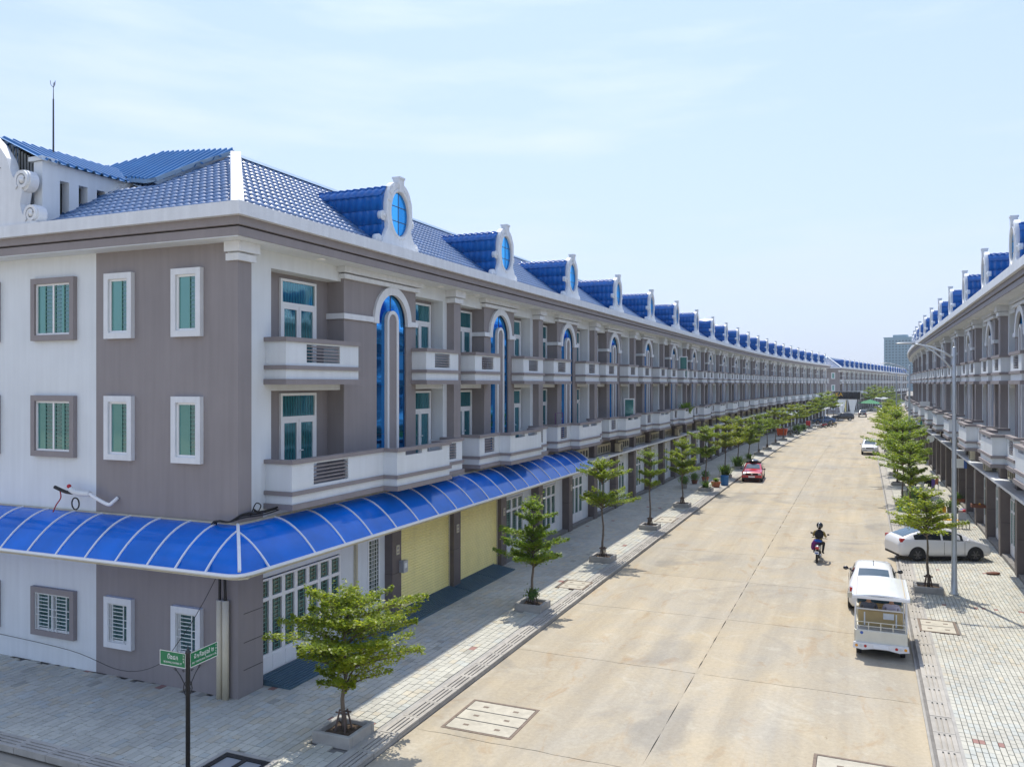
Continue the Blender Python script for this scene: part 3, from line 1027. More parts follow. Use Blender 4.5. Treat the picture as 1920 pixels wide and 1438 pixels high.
def shutter(parent, y0, y1, x=-.22, zt=3.05):
    m = MB(); m.smooth = False
    z = .03; V = []; F = []
    n = 30
    h = (zt-z)/n
    for i in range(n):
        a = z+i*h
        V += [(x, y0, a), (x, y1, a), (x+.034, y0, a+h*.35), (x+.034, y1, a+h*.35), (x, y0, a+h), (x, y1, a+h)]
        k = 6*i
        F += [(k, k+1, k+3, k+2), (k+2, k+3, k+5, k+4)]
    m.add(V, F)
    m.box(x-.03, x+.03, y0, y1, .0, .05)
    s = m.build('roller_shutter', M['shutter_yellow'], parent)
    B('guide_rail', M['cream'], s, (x-.03, x+.05, y0-.06, y0, 0, zt)); B('guide_rail', M['cream'], s, (x-.03, x+.05, y1, y1+.06, 0, zt))
    B('shutter_box', M['cream'], s, (x-.1, x+.12, y0-.06, y1+.06, zt, zt+.35))
    return s

def arched_bay(parent, ya, yb, lod):
    """grey centre bay with the tall arched blue window and the white inner arch"""
    x, xb = -.20, -.81
    hw, zs, zb, zt = .95, 10.08, 4.62, 11.60
    n = {0: 24, 1: 16, 2: 8}[lod]
    arc = [(hw*math.cos(math.pi*i/n), zs+hw*math.sin(math.pi*i/n)) for i in range(n+1)]   # right -> left
    m = MB()
    m.box(xb, x, hw, yb, zb, zs); m.box(xb, x, ya, -hw, zb, zs)
    V = [(x, y, z) for y, z in arc]
    def outer(y, z):
        th = math.atan2(z-zs, y)
        # project to the rectangle
        if abs(math.cos(th)) < 1e-6: return (0, zt)
        e = yb if y > 0 else -ya
        t1 = e/abs(math.cos(th)); t2 = (zt-zs)/max(1e-6, math.sin(th))
        t = min(t1, t2)
        return (t*math.cos(th), zs+t*math.sin(th))
    O = [outer(y, z) for y, z in arc]
    N = n+1
    V += [(x, y, z) for y, z in O]+[(xb+.45, y, z) for y, z in arc]
    F = []
    for i in range(n):
        F += [(i, i+1, N+i+1, N+i), (i, 2*N+i, 2*N+i+1, i+1)]
    m.add(V, F)
    # fill the two corners, the sides and the top
    for e in (yb, ya):
        best = [o for o in O if abs(o[0]-e) < 1e-6]
        top = [o for o in O if abs(o[1]-zt) < 1e-6]
        if best and top:
            a = max(best, key=lambda q: q[1]); b_ = (max if e > 0 else min)(top, key=lambda q: q[0])
            m.add([(x, *a), (x, e, zt), (x, *b_)], [(0, 1, 2)])
        m.add([(x, e, zs), (xb, e, zs), (xb, e, zt), (x, e, zt)], [(0, 1, 2, 3)])
    bay = m.build('centre_bay', M['grey_paint'], parent)
    # window: glass, trim and inner arch
    tr = MB()
    r0, r1 = hw-.03, hw+.24
    for i in range(n):
        a0, a1 = math.pi*i/n, math.pi*(i+1)/n
        q = [(r0*math.cos(a0), zs+r0*math.sin(a0)), (r1*math.cos(a0), zs+r1*math.sin(a0)), (r1*math.cos(a1), zs+r1*math.sin(a1)), (r0*math.cos(a1), zs+r0*math.sin(a1))]
        V = [(x+.09, y, z) for y, z in q]+[(x-.02, y, z) for y, z in q]
        tr.add(V, [(0, 1, 2, 3), (0, 3, 7, 4), (1, 5, 6, 2)])
    tr.box(x-.02, x+.09, r0, r1, zs-.1, zs); tr.box(x-.02, x+.09, -r1, -r0, zs-.1, zs)
    w = tr.build('arched_window', M['white_trim'], parent)
    def gl(name, pl, xx, mt):
        return MB().add([(xx, y, z) for y, z in pl], [tuple(range(len(pl)))]).build(name, mt, w)
    xg = x-.06
    if lod == 0:
        gl('pane', [(0.0, zs+.25)]+[p for p in arc[:n//2+1]]+[(0, zs+.95)], xg, M['blue_glass'])
        gl('pane', [(0.0, zs+.25), (0, zs+.95)]+[p for p in arc[n//2:]], xg, M['blue_glass'])
        zz = [4.7, 6.3, 7.9, 9.0, zs]
        for a, c in zip(zz[:-1], zz[1:]):
            gl('pane', [(0, a+.008), (hw, a+.008), (hw, c), (0, c)], xg, M['blue_glass']); gl('pane', [(-hw, a+.008), (0, a+.008), (0, c), (-hw, c)], xg, M['blue_glass'])
        gl('pane', [(-hw, zs+.008), (hw, zs+.008), (0, zs+.25)], xg, M['blue_glass'])
        B('glazing_bar', M['dark_metal'], w, (xg-.02, xg+.012, -.012, .012, 10.45, 11.02))
    else:
        gl('pane', [(hw, 4.7)]+arc+[(-hw, 4.7)], xg, M['blue_glass'])
    # inner arch
    ia, zi, ro, ri = MB(), 10.10, .37, .25
    k = max(6, n//2)
    ia.box(xg, x+.06, ri, ro, zb, zi); ia.box(xg, x+.06, -ro, -ri, zb, zi)
    for i in range(k):
        a0, a1 = math.pi*i/k, math.pi*(i+1)/k
        q = [(ri*math.cos(a0), zi+ri*math.sin(a0)), (ro*math.cos(a0), zi+ro*math.sin(a0)), (ro*math.cos(a1), zi+ro*math.sin(a1)), (ri*math.cos(a1), zi+ri*math.sin(a1))]
        V = [(x+.06, y, z) for y, z in q]+[(xg, y, z) for y, z in q]
        ia.add(V, [(0, 1, 2, 3), (0, 3, 7, 4), (1, 5, 6, 2)])
    ia.build('inner_arch', M['white_trim'], w)
    inf = MB(); inf.box(xg, x+.02, -ri, ri, zb, zi)
    inf.prism([(ri*math.cos(math.pi*i/k), zi+ri*math.sin(math.pi*i/k)) for i in range(k+1)], 'x', xg, x+.02)
    inf.build('infill', M['grey_paint'], w)
    # belt course either side of the arch, and the stepped white lintel above
    e = .07
    B('belt_course', M['white_trim'], parent, (x, x+e, r1, yb+e, 10.0, 10.17), (x, x+e, ya-e, -r1, 10.0, 10.17), (xb, x, yb, yb+e, 10.0, 10.17), (xb, x, ya-e, ya, 10.0, 10.17))
    B('lintel', M['white_trim'], parent, (-.31, x+.12, ya-.12, yb+.12, 11.24, 11.38), (-.31, x+.2, ya-.22, yb+.22, 11.42, 11.598))
    return bay

def make_house(lod, corner=False, ground=('gate', 'gate'), name='row_house'):
    root = empty(name)
    yL = -7.71 if corner else -HALF
    yR = HALF
    bayL = -2.81 if corner else -1.62
    recL = -6.07 if corner else -3.9
    # --- structural walls
    B('back_wall', M['grey_paint'], root, (-1.0, -.81, yL+(.3 if corner else 0), yR, 4.62, 11.6))
    if not corner:
        B('core', M['white_paint'], root, (-11.6, -1.0, yL, yR, 0, 12.2))
    else:
        B('core', M['white_paint'], root, (-24.0, -1.0, yL+.3, yR, 0, 12.2))
    wl_ = [(-.81, -.31, recL, bayL, 11.15, 11.6), (-.81, -.31, 1.62, 3.9, 11.15, 11.6),
           (-.81, -.31, 3.9, yR, 4.62, 11.6), (-.81, -.31, yL+(.3 if corner else 0), recL, 4.62, 11.6)]
    B('wall', M['white_paint'], root, wl_[0], wl_[3])
    B('wall', M['white_paint'], root, wl_[1], wl_[2])
    B('floor_slab', M['white_paint'], root, (-.81, -.34, recL, bayL, 7.80, 8.10), (-.81, -.34, 1.62, 3.9, 7.80, 8.10), (-.81, -.34, recL, 3.9, 4.70, 5.0))
    arched_bay(root, bayL, 1.62, lod)
    # --- pilaster on the boundary with its capital
    p0, p1 = (yL, yL+.5) if corner else (yL-.29, yL+.29)
    plist = [(p0, p1)]
    for a, c in plist:
        B('pilaster', M['grey_paint'], root, (-.33, 0, a, c, 4.62, 11.12))
        cx0 = -.33
        B('capital', M['white_trim'], root, (cx0, .09, a-.08, c+.08, 11.12, 11.30), (cx0, .17, a-.14, c+.14, 11.34, 11.597), (cx0, .02, a, c, 11.30, 11.34))
    # --- eaves
    e0 = yL-.65 if corner else yL
    B('soffit', M['white_paint'], root, (-.33, .52, e0+.05 if corner else e0, yR, 11.6, 11.62))
    B('frieze', M['grey_trim'], root, (-.33, .56, e0+.04 if corner else e0, yR, 11.622, 11.84), (-.33, .62, e0-.02 if corner else e0, yR, 11.88, 12.09))
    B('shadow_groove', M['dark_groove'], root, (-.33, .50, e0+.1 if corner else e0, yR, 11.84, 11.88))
    B('gutter', M['white_trim'], root, (-.33, .77, e0-.17 if corner else e0, yR, 12.09, 12.42))
    if lod < 2:
        for y in ((-3.0, 2.9) if not corner else (-4.4, 2.9)):
            m = MB(); m.cyl((.1, y, 11.57), (.1, y, 11.602), .13, .15, 14); m.build('downlight', M['white_metal'], root)
    # --- roof
    if lod < 2:
        spt = 6 if lod == 0 else 3
        nr, rl = 15, _L/15
        rt = MB()
        if corner:
            fn = lambda v: (e0+.38+v/_L*4.27, yR)
        else:
            fn = lambda v: (yL, yR)
        tile_panel(rt, (SX, 0, SZ), (0, 1, 0), (UPX, 0, UPZ), (UPZ, 0, -UPX), fn, nr, rl, .258, .026, spt, .032)
        o = rt.build('roof_tiles', M['roof_tile'], root); o['kind'] = 'stuff'
    else:
        rt = MB()
        nr, rl = 7, _L/7
        tile_panel(rt, (SX, 0, SZ), (0, 1, 0), (UPX, 0, UPZ), (UPZ, 0, -UPX), lambda v: (yL if not corner else e0+v, yR), nr, rl, 1.0, 0, 1, .05)
        o = rt.build('roof_tiles', M['roof_tile'], root); o['kind'] = 'stuff'
    yr0 = -3.55 if corner else yL
    rc = MB(); rc.prism([(RX+.22, RZ-.06), (RX+.05, RZ+.09), (RX-.2, RZ+.09), (RX-.2, RZ-.06)], 'y', yr0, yR)
    rc.build('ridge_cap', M['ridge_metal'], root)
    br = MB(); br.add([(RX-.2, yr0, RZ+.02), (RX-.2, yR, RZ+.02), (-7.8, yR, 15.95), (-7.8, yr0+(1.0 if corner else 0), 15.95)], [(0, 1, 2, 3)])
    br.add([(-11.8, yr0+(0 if corner else 0), 15.0), (-11.8, yR, 15.0), (-7.8, yR, 15.95), (-7.8, yr0+(1.0 if corner else 0), 15.95)], [(0, 1, 2, 3)])
    br.build('back_roof', M['metal_roof'], root)
    dormer(root, lod)
    # --- balconies and doors
    if corner: balcony3(root, -6.31, -2.88, lod)
    else: balcony3(root, -3.72, -1.25, lod)
    balcony3(root, 1.35, 3.85, lod)
    balcony2(root, -6.31 if corner else -3.72, 3.78, lod)
    dl = (-5.12, -3.46) if corner else (-3.32, -1.68)
    for z0 in (8.3, 5.0):
        glazed_door(root, dl[0], dl[1], z0, z0+2.72, lod)
        glazed_door(root, 2.08, 3.74, z0, z0+2.72, lod)
    # --- ground floor
    gp = [(-.29, .29)] if corner else [(yL-.29, yL+.29), (-.29, .29)]
    for a, c in gp:
        if lod == 0:
            pz = [(0, 1.55), (1.57, 3.1), (3.12, 4.62)]
            pl = MB().box(-.48, -.02, a+.02, c-.02, 0, 4.62).build('pilaster', M['dark_groove'], root)
            for z0, z1 in pz:
                B('cladding_slab', M['stone_tile'], pl, (-.5, 0, a, c, z0, z1))
        else:
            B('pilaster', M['stone_tile'], root, (-.5, 0, a, c, 0, 4.62))
    sides = []
    if corner: sides = [(-6.75, -.29, ground[0]), (.29, 4.225, ground[1])]
    else: sides = [(yL+.29, -.29, ground[0]), (.29, yR-.29, ground[1])]
    gw = []
    ledge_y0 = -.29 if corner else yL
    for a, c, kind in sides:
        if kind == 'gate':
            if corner and a < -1:
                gate(root, -6.66, -2.85, 7, lod, x=-.35)
                gw += [(-.9, -.35, -2.85, -1.95, 0, 4.62), (-.9, -.30, -1.95, -.29, 0, 4.62), (-.9, -.32, -6.75, -2.85, 2.75, 4.62)]
                g2 = B('gate', M['white_metal'], root, (-.33, -.26, -1.36, -1.30, .9, 2.9), (-.33, -.26, -.72, -.66, .9, 2.9), (-.33, -.26, -1.30, -.72, 2.84, 2.9), (-.33, -.26, -1.30, -.72, .9, .96))
                MB().add([(-.29, -1.3, .9), (-.29, -.72, .9), (-.29, -.72, 2.9), (-.29, -1.3, 2.9)], [(0, 1, 2, 3)]).build('pane', M['gate_glass'], g2)
                gb = MB(); 
                for q in (-1.14, -1.02, -.86): gb.box(-.27, -.255, q, q+.02, .96, 2.84)
                z = 1.02
                while z < 2.8: gb.box(-.262, -.25, -1.3, -.72, z, z+.016); z += .13
                gb.build('grille', M['white_bar'], g2)
                B('gate_post', M['cream'], root, (-.36, -.24, -6.76, -6.68, 0, 3.0)); B('gate_post', M['cream'], root, (-.36, -.24, -2.06, -1.98, 0, 3.0))
            else:
                wd = 2.75
                gate(root, a+.12, a+.12+wd, 4, lod)
                gw += [(-.9, -.42, a, a+.12, 0, 3.48), (-.9, -.40, a+.12+wd, c, 0, 3.48), (-.9, -.42, a+.12, a+.12+wd, 2.74, 3.48)]
                if lod < 2:
                    B('wall_lamp', M['cream'], root, (-.42, -.30, (a+c)/2-.2, (a+c)/2+.2, 3.16, 3.24))
                B('threshold', M['concrete_dark'], root, (-.46, -.05, a+.05, c-.05, 0, .15))
        else:
            shutter(root, a+.06, c-.06)
            gw += [(-.9, -.36, a, c, 3.05, 3.48)]
        if not corner or a > 0:
            # vent panel between ledge and balcony
            if lod < 2:
                v = MB(); v.box(-.30, -.24, a+.35, c-.35, 3.66, 3.74); v.box(-.30, -.24, a+.35, c-.35, 4.12, 4.24)
                k = 6
                for i in range(k+1):
                    q = a+.35+(c-a-.82)*i/k
                    v.box(-.30, -.24, q, q+.12, 3.74, 4.12)
                v.build('vent_panel', M['cream'], root)
                MB().box(-.36, -.31, a+.36, c-.36, 3.68, 4.22).build('vent_shade_board', M['dark_groove'], root)  # near-black board; shade between the slats put into its colour
            gw2 = [(-.9, -.37, a, c, 3.6, 4.62)]
            B('upper_wall', M['grey_paint'], root, *gw2)
    B('shop_wall', M['white_paint'], root, *gw)
    if not corner:
        B('ledge', M['white_trim'], root, (-.42, .36, ledge_y0, yR, 3.48, 3.60))
    else:
        B('ledge', M['white_trim'], root, (-.42, .36, .29, yR, 3.48, 3.60))
        B('corner_pier', M['grey_paint'], root, (-.98, 0, -7.71, -6.76, 0, 4.62))
        B('pier_joint', M['dark_groove'], root, (-.02, .004, -7.5, -6.78, 1.36, 1.375), (-.02, .004, -7.5, -6.78, .66, .675), (-.02, .004, -7.5, -6.78, 2.1, 2.115))
    return root
# ---------------------------------------------------------------- corner house: end elevation and roof
def end_window(parent, x0, x1, z0, z1, frame_mat, y=-7.70, ground=False, double=False):
    ft, pr = (.16, .13)
    w = B('window', M[frame_mat], parent, (x0, x1, y-pr, y, z0, z0+ft), (x0, x1, y-pr, y, z1-ft, z1), (x0, x0+ft, y-pr, y, z0+ft, z1-ft), (x1-ft, x1, y-pr, y, z0+ft, z1-ft))
    a, c, p, q = x0+ft, x1-ft, z0+ft, z1-ft
    t = .055
    yy = y-.035
    bx = [(a, c, yy-.03, yy+.03, p, p+t), (a, c, yy-.03, yy+.03, q-t, q), (a, a+t, yy-.03, yy+.03, p+t, q-t), (c-t, c, yy-.03, yy+.03, p+t, q-t)]
    if double: bx.append(((a+c)/2-.03, (a+c)/2+.03, yy-.032, yy+.03, p+t, q-t))
    B('sash', M['white_metal'], w, *bx)
    W_ = c-a
    if double:
        segs = [(a+t, a+.36, 'end_glass'), (a+.36, (a+c)/2-.03, 'end_glass_dark'), ((a+c)/2+.03, (a+c)/2+.3, 'end_glass_dark'), ((a+c)/2+.3, c-.30, 'end_glass'), (c-.30, c-t, 'end_glass_dark')]
    else:
        segs = [(a+t, a+W_*.62, 'end_glass'), (a+W_*.62, c-t, 'end_glass_dark')]
    if ground: segs = [(u, v, 'end_glass_dark') for u, v, _ in segs]
    for u, v, mt in segs:
        MB().add([(u, yy, p+t), (v, yy, p+t), (v, yy, q-t), (u, yy, q-t)], [(0, 1, 2, 3)]).build('pane', M[mt], w)
    g = MB()
    if ground:
        yb = y-pr+.03
        for u, v in ([(a, c)] if not double else [(a, (a+c)/2-.01), ((a+c)/2+.01, c)]):
            for f in (0.01, .2, .78, .97): g.box(u+(v-u)*f, u+(v-u)*f+.022, yb-.012, yb+.012, p, q)
            for i in range(11):
                z = p+.02+(q-p-.04)*i/10
                full = i in (0, 4, 6, 10)
                g.box(u if full else u+(v-u)*.2, v if full else u+(v-u)*.8, yb-.008, yb+.008, z-.009, z+.009)
        g.build('grille', M['white_bar'], w)
    else:
        for u, v in ([(a+(c-a)*.62, c-t)] if not double else [(a+.36, (a+c)/2-.05), ((a+c)/2+.05, (a+c)/2+.27), (c-.30, c-t)]):
            g.box(u, u+.02, yy-.022, yy-.005, p+t, q-t)
            for i in range(12):
                z = p+t+.05+(q-p-2*t-.1)*i/11
                g.box(u, v, yy-.018, yy-.006, z-.008, z+.008)
        g.build('grille', M['green_bar'], w)

def corrugated(m, x0, x1, pitch, fn_y, fn_z, rib=.045):
    """sheet with ribs running along y; fn_y(x)->(ya,yb); fn_z(x,y)->z"""
    n = int((x1-x0)/pitch)
    for i in range(n):
        xs = [x0+i*pitch, x0+i*pitch+pitch*.55, x0+i*pitch+pitch*.66, x0+i*pitch+pitch*.89, x0+(i+1)*pitch]
        hs = [0, 0, rib, rib, 0]
        for k in range(4):
            V = []
            for q in (k, k+1):
                ya, yb = fn_y(xs[q])
                V += [(xs[q], ya, fn_z(xs[q], ya)+hs[q]), (xs[q], yb, fn_z(xs[q], yb)+hs[q])]
            m.add(V, [(0, 2, 3, 1)])

def corner_extras(root):
    y0 = -7.70
    B('end_wall', M['grey_paint'], root, (-5.0, -.02, y0, -7.41, 0, 11.6))
    B('end_wall', M['white_paint'], root, (-24.0, -5.0, y0, -7.41, 0, 11.6))
    for z0, z1, gr in ((9.22, 11.0, False), (5.92, 7.66, False), (.80, 2.18, True)):
        end_window(root, -7.48, -5.74, z0, z1, 'grey_trim', ground=gr, double=True)
        end_window(root, -10.7, -8.93, z0, z1, 'grey_trim', ground=gr, double=True)
        end_window(root, -4.57, -3.55, z0, z1, 'white_trim', ground=gr)
        end_window(root, -2.14, -1.14, z0, z1, 'white_trim', ground=gr)
    yo = -8.36
    B('soffit', M['white_paint'], root, (-24, -.33, yo+.05, -7.4, 11.6, 11.62))
    B('frieze', M['grey_trim'], root, (-24, -.33, yo+.04, -7.3, 11.622, 11.84), (-24, -.33, yo-.02, -7.3, 11.88, 12.09))
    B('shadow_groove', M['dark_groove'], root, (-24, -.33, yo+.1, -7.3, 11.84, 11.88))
    B('gutter', M['white_trim'], root, (-24, -.33, yo-.17, -7.3, 12.09, 12.42))
    # end slope in tiles
    rt = MB()
    lu = math.hypot(4.42, RZ-SZ)
    ty, tz = 4.42/lu, (RZ-SZ)/lu
    def fn(v):
        f = v/lu
        hi = -.1+f*3.85
        return (hi, 7.0) if f < .56 else (hi, max(hi, 5.0-(f-.56)/.44*1.05))
    tile_panel(rt, (0, -8.0, SZ), (-1, 0, 0), (0, ty, tz), (0, -tz, ty), fn, 16, lu/16, .258, .026, 6, .032)
    o = rt.build('roof_tiles', M['roof_tile'], root); o['kind'] = 'stuff'
    hp = MB()
    a, b = Vector((.62, -8.42, 12.42)), Vector((RX+.05, -3.65, RZ+.12))
    d = (b-a).normalized(); side = d.cross(Vector((0, 0, 1))).normalized()
    for z in (0,):
        V = []
        for p in (a, b):
            V += [p+side*.17-Vector((0,0,.16)), p+side*.15+Vector((0,0,.02)), p-side*.15+Vector((0,0,.02)), p-side*.17-Vector((0,0,.16))]
        hp.add(V, [(0,1,5,4),(1,2,6,5),(2,3,7,6),(0,3,2,1),(4,5,6,7)])
    hp.build('hip_cap', M['white_trim'], root)
    # flashing and ribbed metal hip behind it
    def fz(x, y): return 14.06+.65*(y+5.6)
    def ytop(x):
        if x > -7.8: return -3.45+(-x-3.9)/(3.9)*.85
        return -2.6-(-x-7.8)/1.8*.8
    def ybot(x):
        if x > -5.0: return -3.75-(-x-3.85)/1.15*1.9
        if x > -6.75: return -5.65+(-x-5.0)/1.75*.7
        return -4.95
    mr = MB()
    corrugated(mr, -9.8, -3.9, .29, lambda x: (min(ybot(x), ytop(x)-.02), ytop(x)), fz, .085)
    mr.build('metal_roof', M['metal_roof'], root)
    fl = MB()
    fl.tube([(-3.85, -3.55, 15.36), (-4.5, -4.65, 14.74), (-5.0, -5.6, 14.14), (-5.4, -5.55, 14.12), (-6.75, -4.98, 14.42)], .085, 4)
    fl.build('flashing', M['ridge_metal'], root)
    # louvred upper wall and its lean-to roof
    lx = -6.75
    lw = MB()
    lw.box(lx-.3, lx, -7.95, -7.45, 12.42, 14.3)
    lw.box(lx-.3, lx, -7.45, -3.2, 13.85, 14.3)
    y = -7.45
    k = 0
    while y < -4.6:
        lw.box(lx-.3, lx, y+.3, y+.62, 12.42, 13.85); y += .62
    MB().box(lx-.34, lx-.31, -7.45, -3.2, 12.42, 13.85).build('louvre_shade_sheet', M['interior_dark'], root)  # near-black sheet; shade behind the slots put into its colour
    # front face of the block, beside the gable
    lw.box(-12, lx-.35, -7.7, -7.5, 12.42, 14.05)
    lw.box(lx-.95, lx-.75, -7.95, -7.7, 12.42, 14.05); lw.box(lx-.35, lx, -8.0, -7.95, 12.42, 14.28)
    lw.box(lx-.5, lx+.05, -8.06, -7.55, 14.3, 14.42)
    lw.build('louvre_wall', M['white_paint'], root)
    lv = MB()
    for i in range(11):
        x = lx-.45-i*.13
        lv.box(x-.03, x, -7.72, -7.68, 14.08, 14.26+(.13*i+.2)*.5)
    lv.box(-8.7, lx-.35, -7.73, -7.67, 14.05, 14.10)
    lv.build('louvre_grille', M['white_bar'], root)
    MB().prism([(-8.5, 14.05), (lx-.35, 14.05), (lx-.35, 14.3), (-8.4, 15.0), (-8.5, 15.0)], 'y', -7.45, -7.4).build('louvre_shade_sheet', M['interior_dark'], root)  # second dark sheet, shade behind the grille painted in
    lr = MB()
    corr = MB()
    n = 17
    for i in range(n):
        ya, yb = -8.12+i*.29, -8.12+(i+1)*.29
        for (u0, h0), (u1, h1) in zip(((0,0),(.55,0),(.66,.07),(.89,.07)), ((.55,0),(.66,.07),(.89,.07),(1,0))):
            corr.add([(lx+.16, ya+u0*.29, 14.28+h0), (lx+.16, ya+u1*.29, 14.28+h1), (-8.45, ya+u1*.29, 15.14+h1), (-8.45, ya+u0*.29, 15.14+h0)], [(0, 1, 2, 3)])
            corr.add([(-8.45, ya+u0*.29, 15.14+h0), (-8.45, ya+u1*.29, 15.14+h1), (-12, ya+u1*.29, 14.2+h1), (-12, ya+u0*.29, 14.2+h0)], [(0, 1, 2, 3)])
    corr.build('lean_to_roof', M['metal_roof'], root)
    sl = MB(); sl.tube([(-6.72, -7.85, 12.44), (-6.72, -6.7, 13.1), (-6.72, -4.95, 14.36)], .10, 4)
    sl.build('flashing', M['white_trim'], root)
    # scrolled gable above the cornice
    gz = [( -8.23,14.99),(-8.0,14.81),(-7.78,14.56),(-7.6,14.34),(-7.48,14.03),(-7.36,13.80),(-7.20,13.66),(-7.0,13.50),(-6.98,13.34),(-7.06,13.01),(-6.98,12.75),(-6.85,12.58),(-6.3,12.43)]
    poly = [(-14.5,12.43)]+[(-14.5,15.0),(-12,16.4),(-10,16.3),(-9.0,15.7),(-8.55,15.3)]+gz
    g = MB(); g.prism(poly, 'y', -8.45, -8.15)
    ga = g.build('scrolled_gable', M['white_trim'], root)
    for (x, z, r) in ((-6.98, 13.66, .33), (-6.62, 12.70, .29)):
        s = MB()
        N = 30
        I, O = [], []
        for i in range(N):
            a = math.pi*1.25-i/(N-1)*3.1*math.pi
            ro = r*(1-.62*i/(N-1)); ri = ro-r*.30*(1-.35*i/(N-1))
            O.append((x+ro*math.cos(a), z-ro*math.sin(a)*-1)); I.append((x+ri*math.cos(a), z-ri*math.sin(a)*-1))
        V = [(u, -8.47, w_) for u, w_ in O]+[(u, -8.47, w_) for u, w_ in I]+[(u, -8.14, w_) for u, w_ in O]+[(u, -8.14, w_) for u, w_ in I]
        F = []
        for i in range(N-1):
            F += [(i, i+1, N+i+1, N+i), (i, 2*N+i, 2*N+i+1, i+1), (N+i, N+i+1, 3*N+i+1, 3*N+i)]
        s.add(V, F)
        s.cyl((x, -8.14, z), (x, -8.40, z), r*.9, r*.9, 22)
        s.smooth = True
        s.sphere((x, -8.42, z), r*.30, 12, 8)
        s.build('scroll', M['white_trim'], ga)
    gr = MB(); gr.tube([(-8.5,-8.46,14.0),(-8.1,-8.46,14.4)], .012, 4); gr.tube([(-8.3,-8.46,13.75),(-7.85,-8.46,14.1)], .012, 4)
    gr.tube([(-8.9,-8.46,12.6),(-8.65,-8.46,12.75),(-8.4,-8.46,13.2),(-8.35,-8.46,13.5)], .014, 4); gr.tube([(-8.65,-8.46,12.75),(-8.2,-8.46,12.85)], .012, 4)
    gr.build('relief_line', M['grey_trim'], ga)

# ---------------------------------------------------------------- lay out the rows
LP = -14.57
ORD = ['first','second','third','fourth','fifth','sixth','seventh','eighth','ninth','tenth','eleventh','twelfth','thirteenth','fourteenth','fifteenth','sixteenth','seventeenth','eighteenth','nineteenth','twentieth','twenty-first','twenty-second','twenty-third']
T_corner = make_house(0, True, ('gate', 'shutter'))
corner_extras(T_corner)
T_shut = make_house(0, False, ('shutter', 'gate'))
T0 = make_house(0, False)
T1 = make_house(1, False)
T2 = make_house(2, False)
used = set()
def place(tmpl, x, y, rz, label, group):
    if tmpl.name in used:
        o = copy_tree(tmpl)
    else:
        used.add(tmpl.name); o = tmpl
        children_of(tmpl)
        for c in tmpl.children: children_of(c)
    o.location = (x, y, 0); o.rotation_euler = (0, 0, rz)
    return tag(o, label, 'house', group)
SP = 9.03
s = 24.11
pos = []
for k in range(21):
    pos.append(s)
    s += SP if s < SY0 else SP*RAD/(RAD-LP)
# copies first need pristine templates: remember children now
for t in (T_corner, T_shut, T0, T1, T2):
    children_of(t)
    for c in t.children: children_of(c)
for k in range(21):
    x, y, th = path(pos[k], LP)
    tm = T_corner if k == 0 else T_shut if k == 1 else T0 if k < 7 else T1 if k < 13 else T2
    lab = ('grey and white corner house with blue canopy and narrow windows in its end wall' if k == 0 else
           'row house with yellow roller shutter and blue canopy, second from the corner in left row' if k == 1 else
           'grey and white row house with blue dormer, %s from the near corner in left row' % ORD[k])
    place(tm, x, y, -th, lab, 'houses of the left row')
LASTA = pos[20]
# last pilaster of the left row
# far block across the side street
s = 246.0
for k in range(21):
    x, y, th = path(s, -16.6)
    th2 = th+R_(.4)
    if k == 0: tm = T_corner
    else: tm = T2
    place(tm, x, y, -th2, 'grey and white far house with blue dormer, %s of the distant block beyond side street' % ORD[k], 'houses of the distant block')
    s += SP*.995
# right row, facing the other way
s = 39.68-SP
for k in range(14):
    x, y, th = path(s, 5.83)
    tm = T0 if k < 4 else T1 if k < 8 else T2
    place(tm, x, y, math.pi-th, 'grey and white row house with blue dormer, %s from the right edge in right row' % ORD[k], 'houses of the right row')
    s += SP if s < SY0 else SP*RAD/(RAD-5.83)
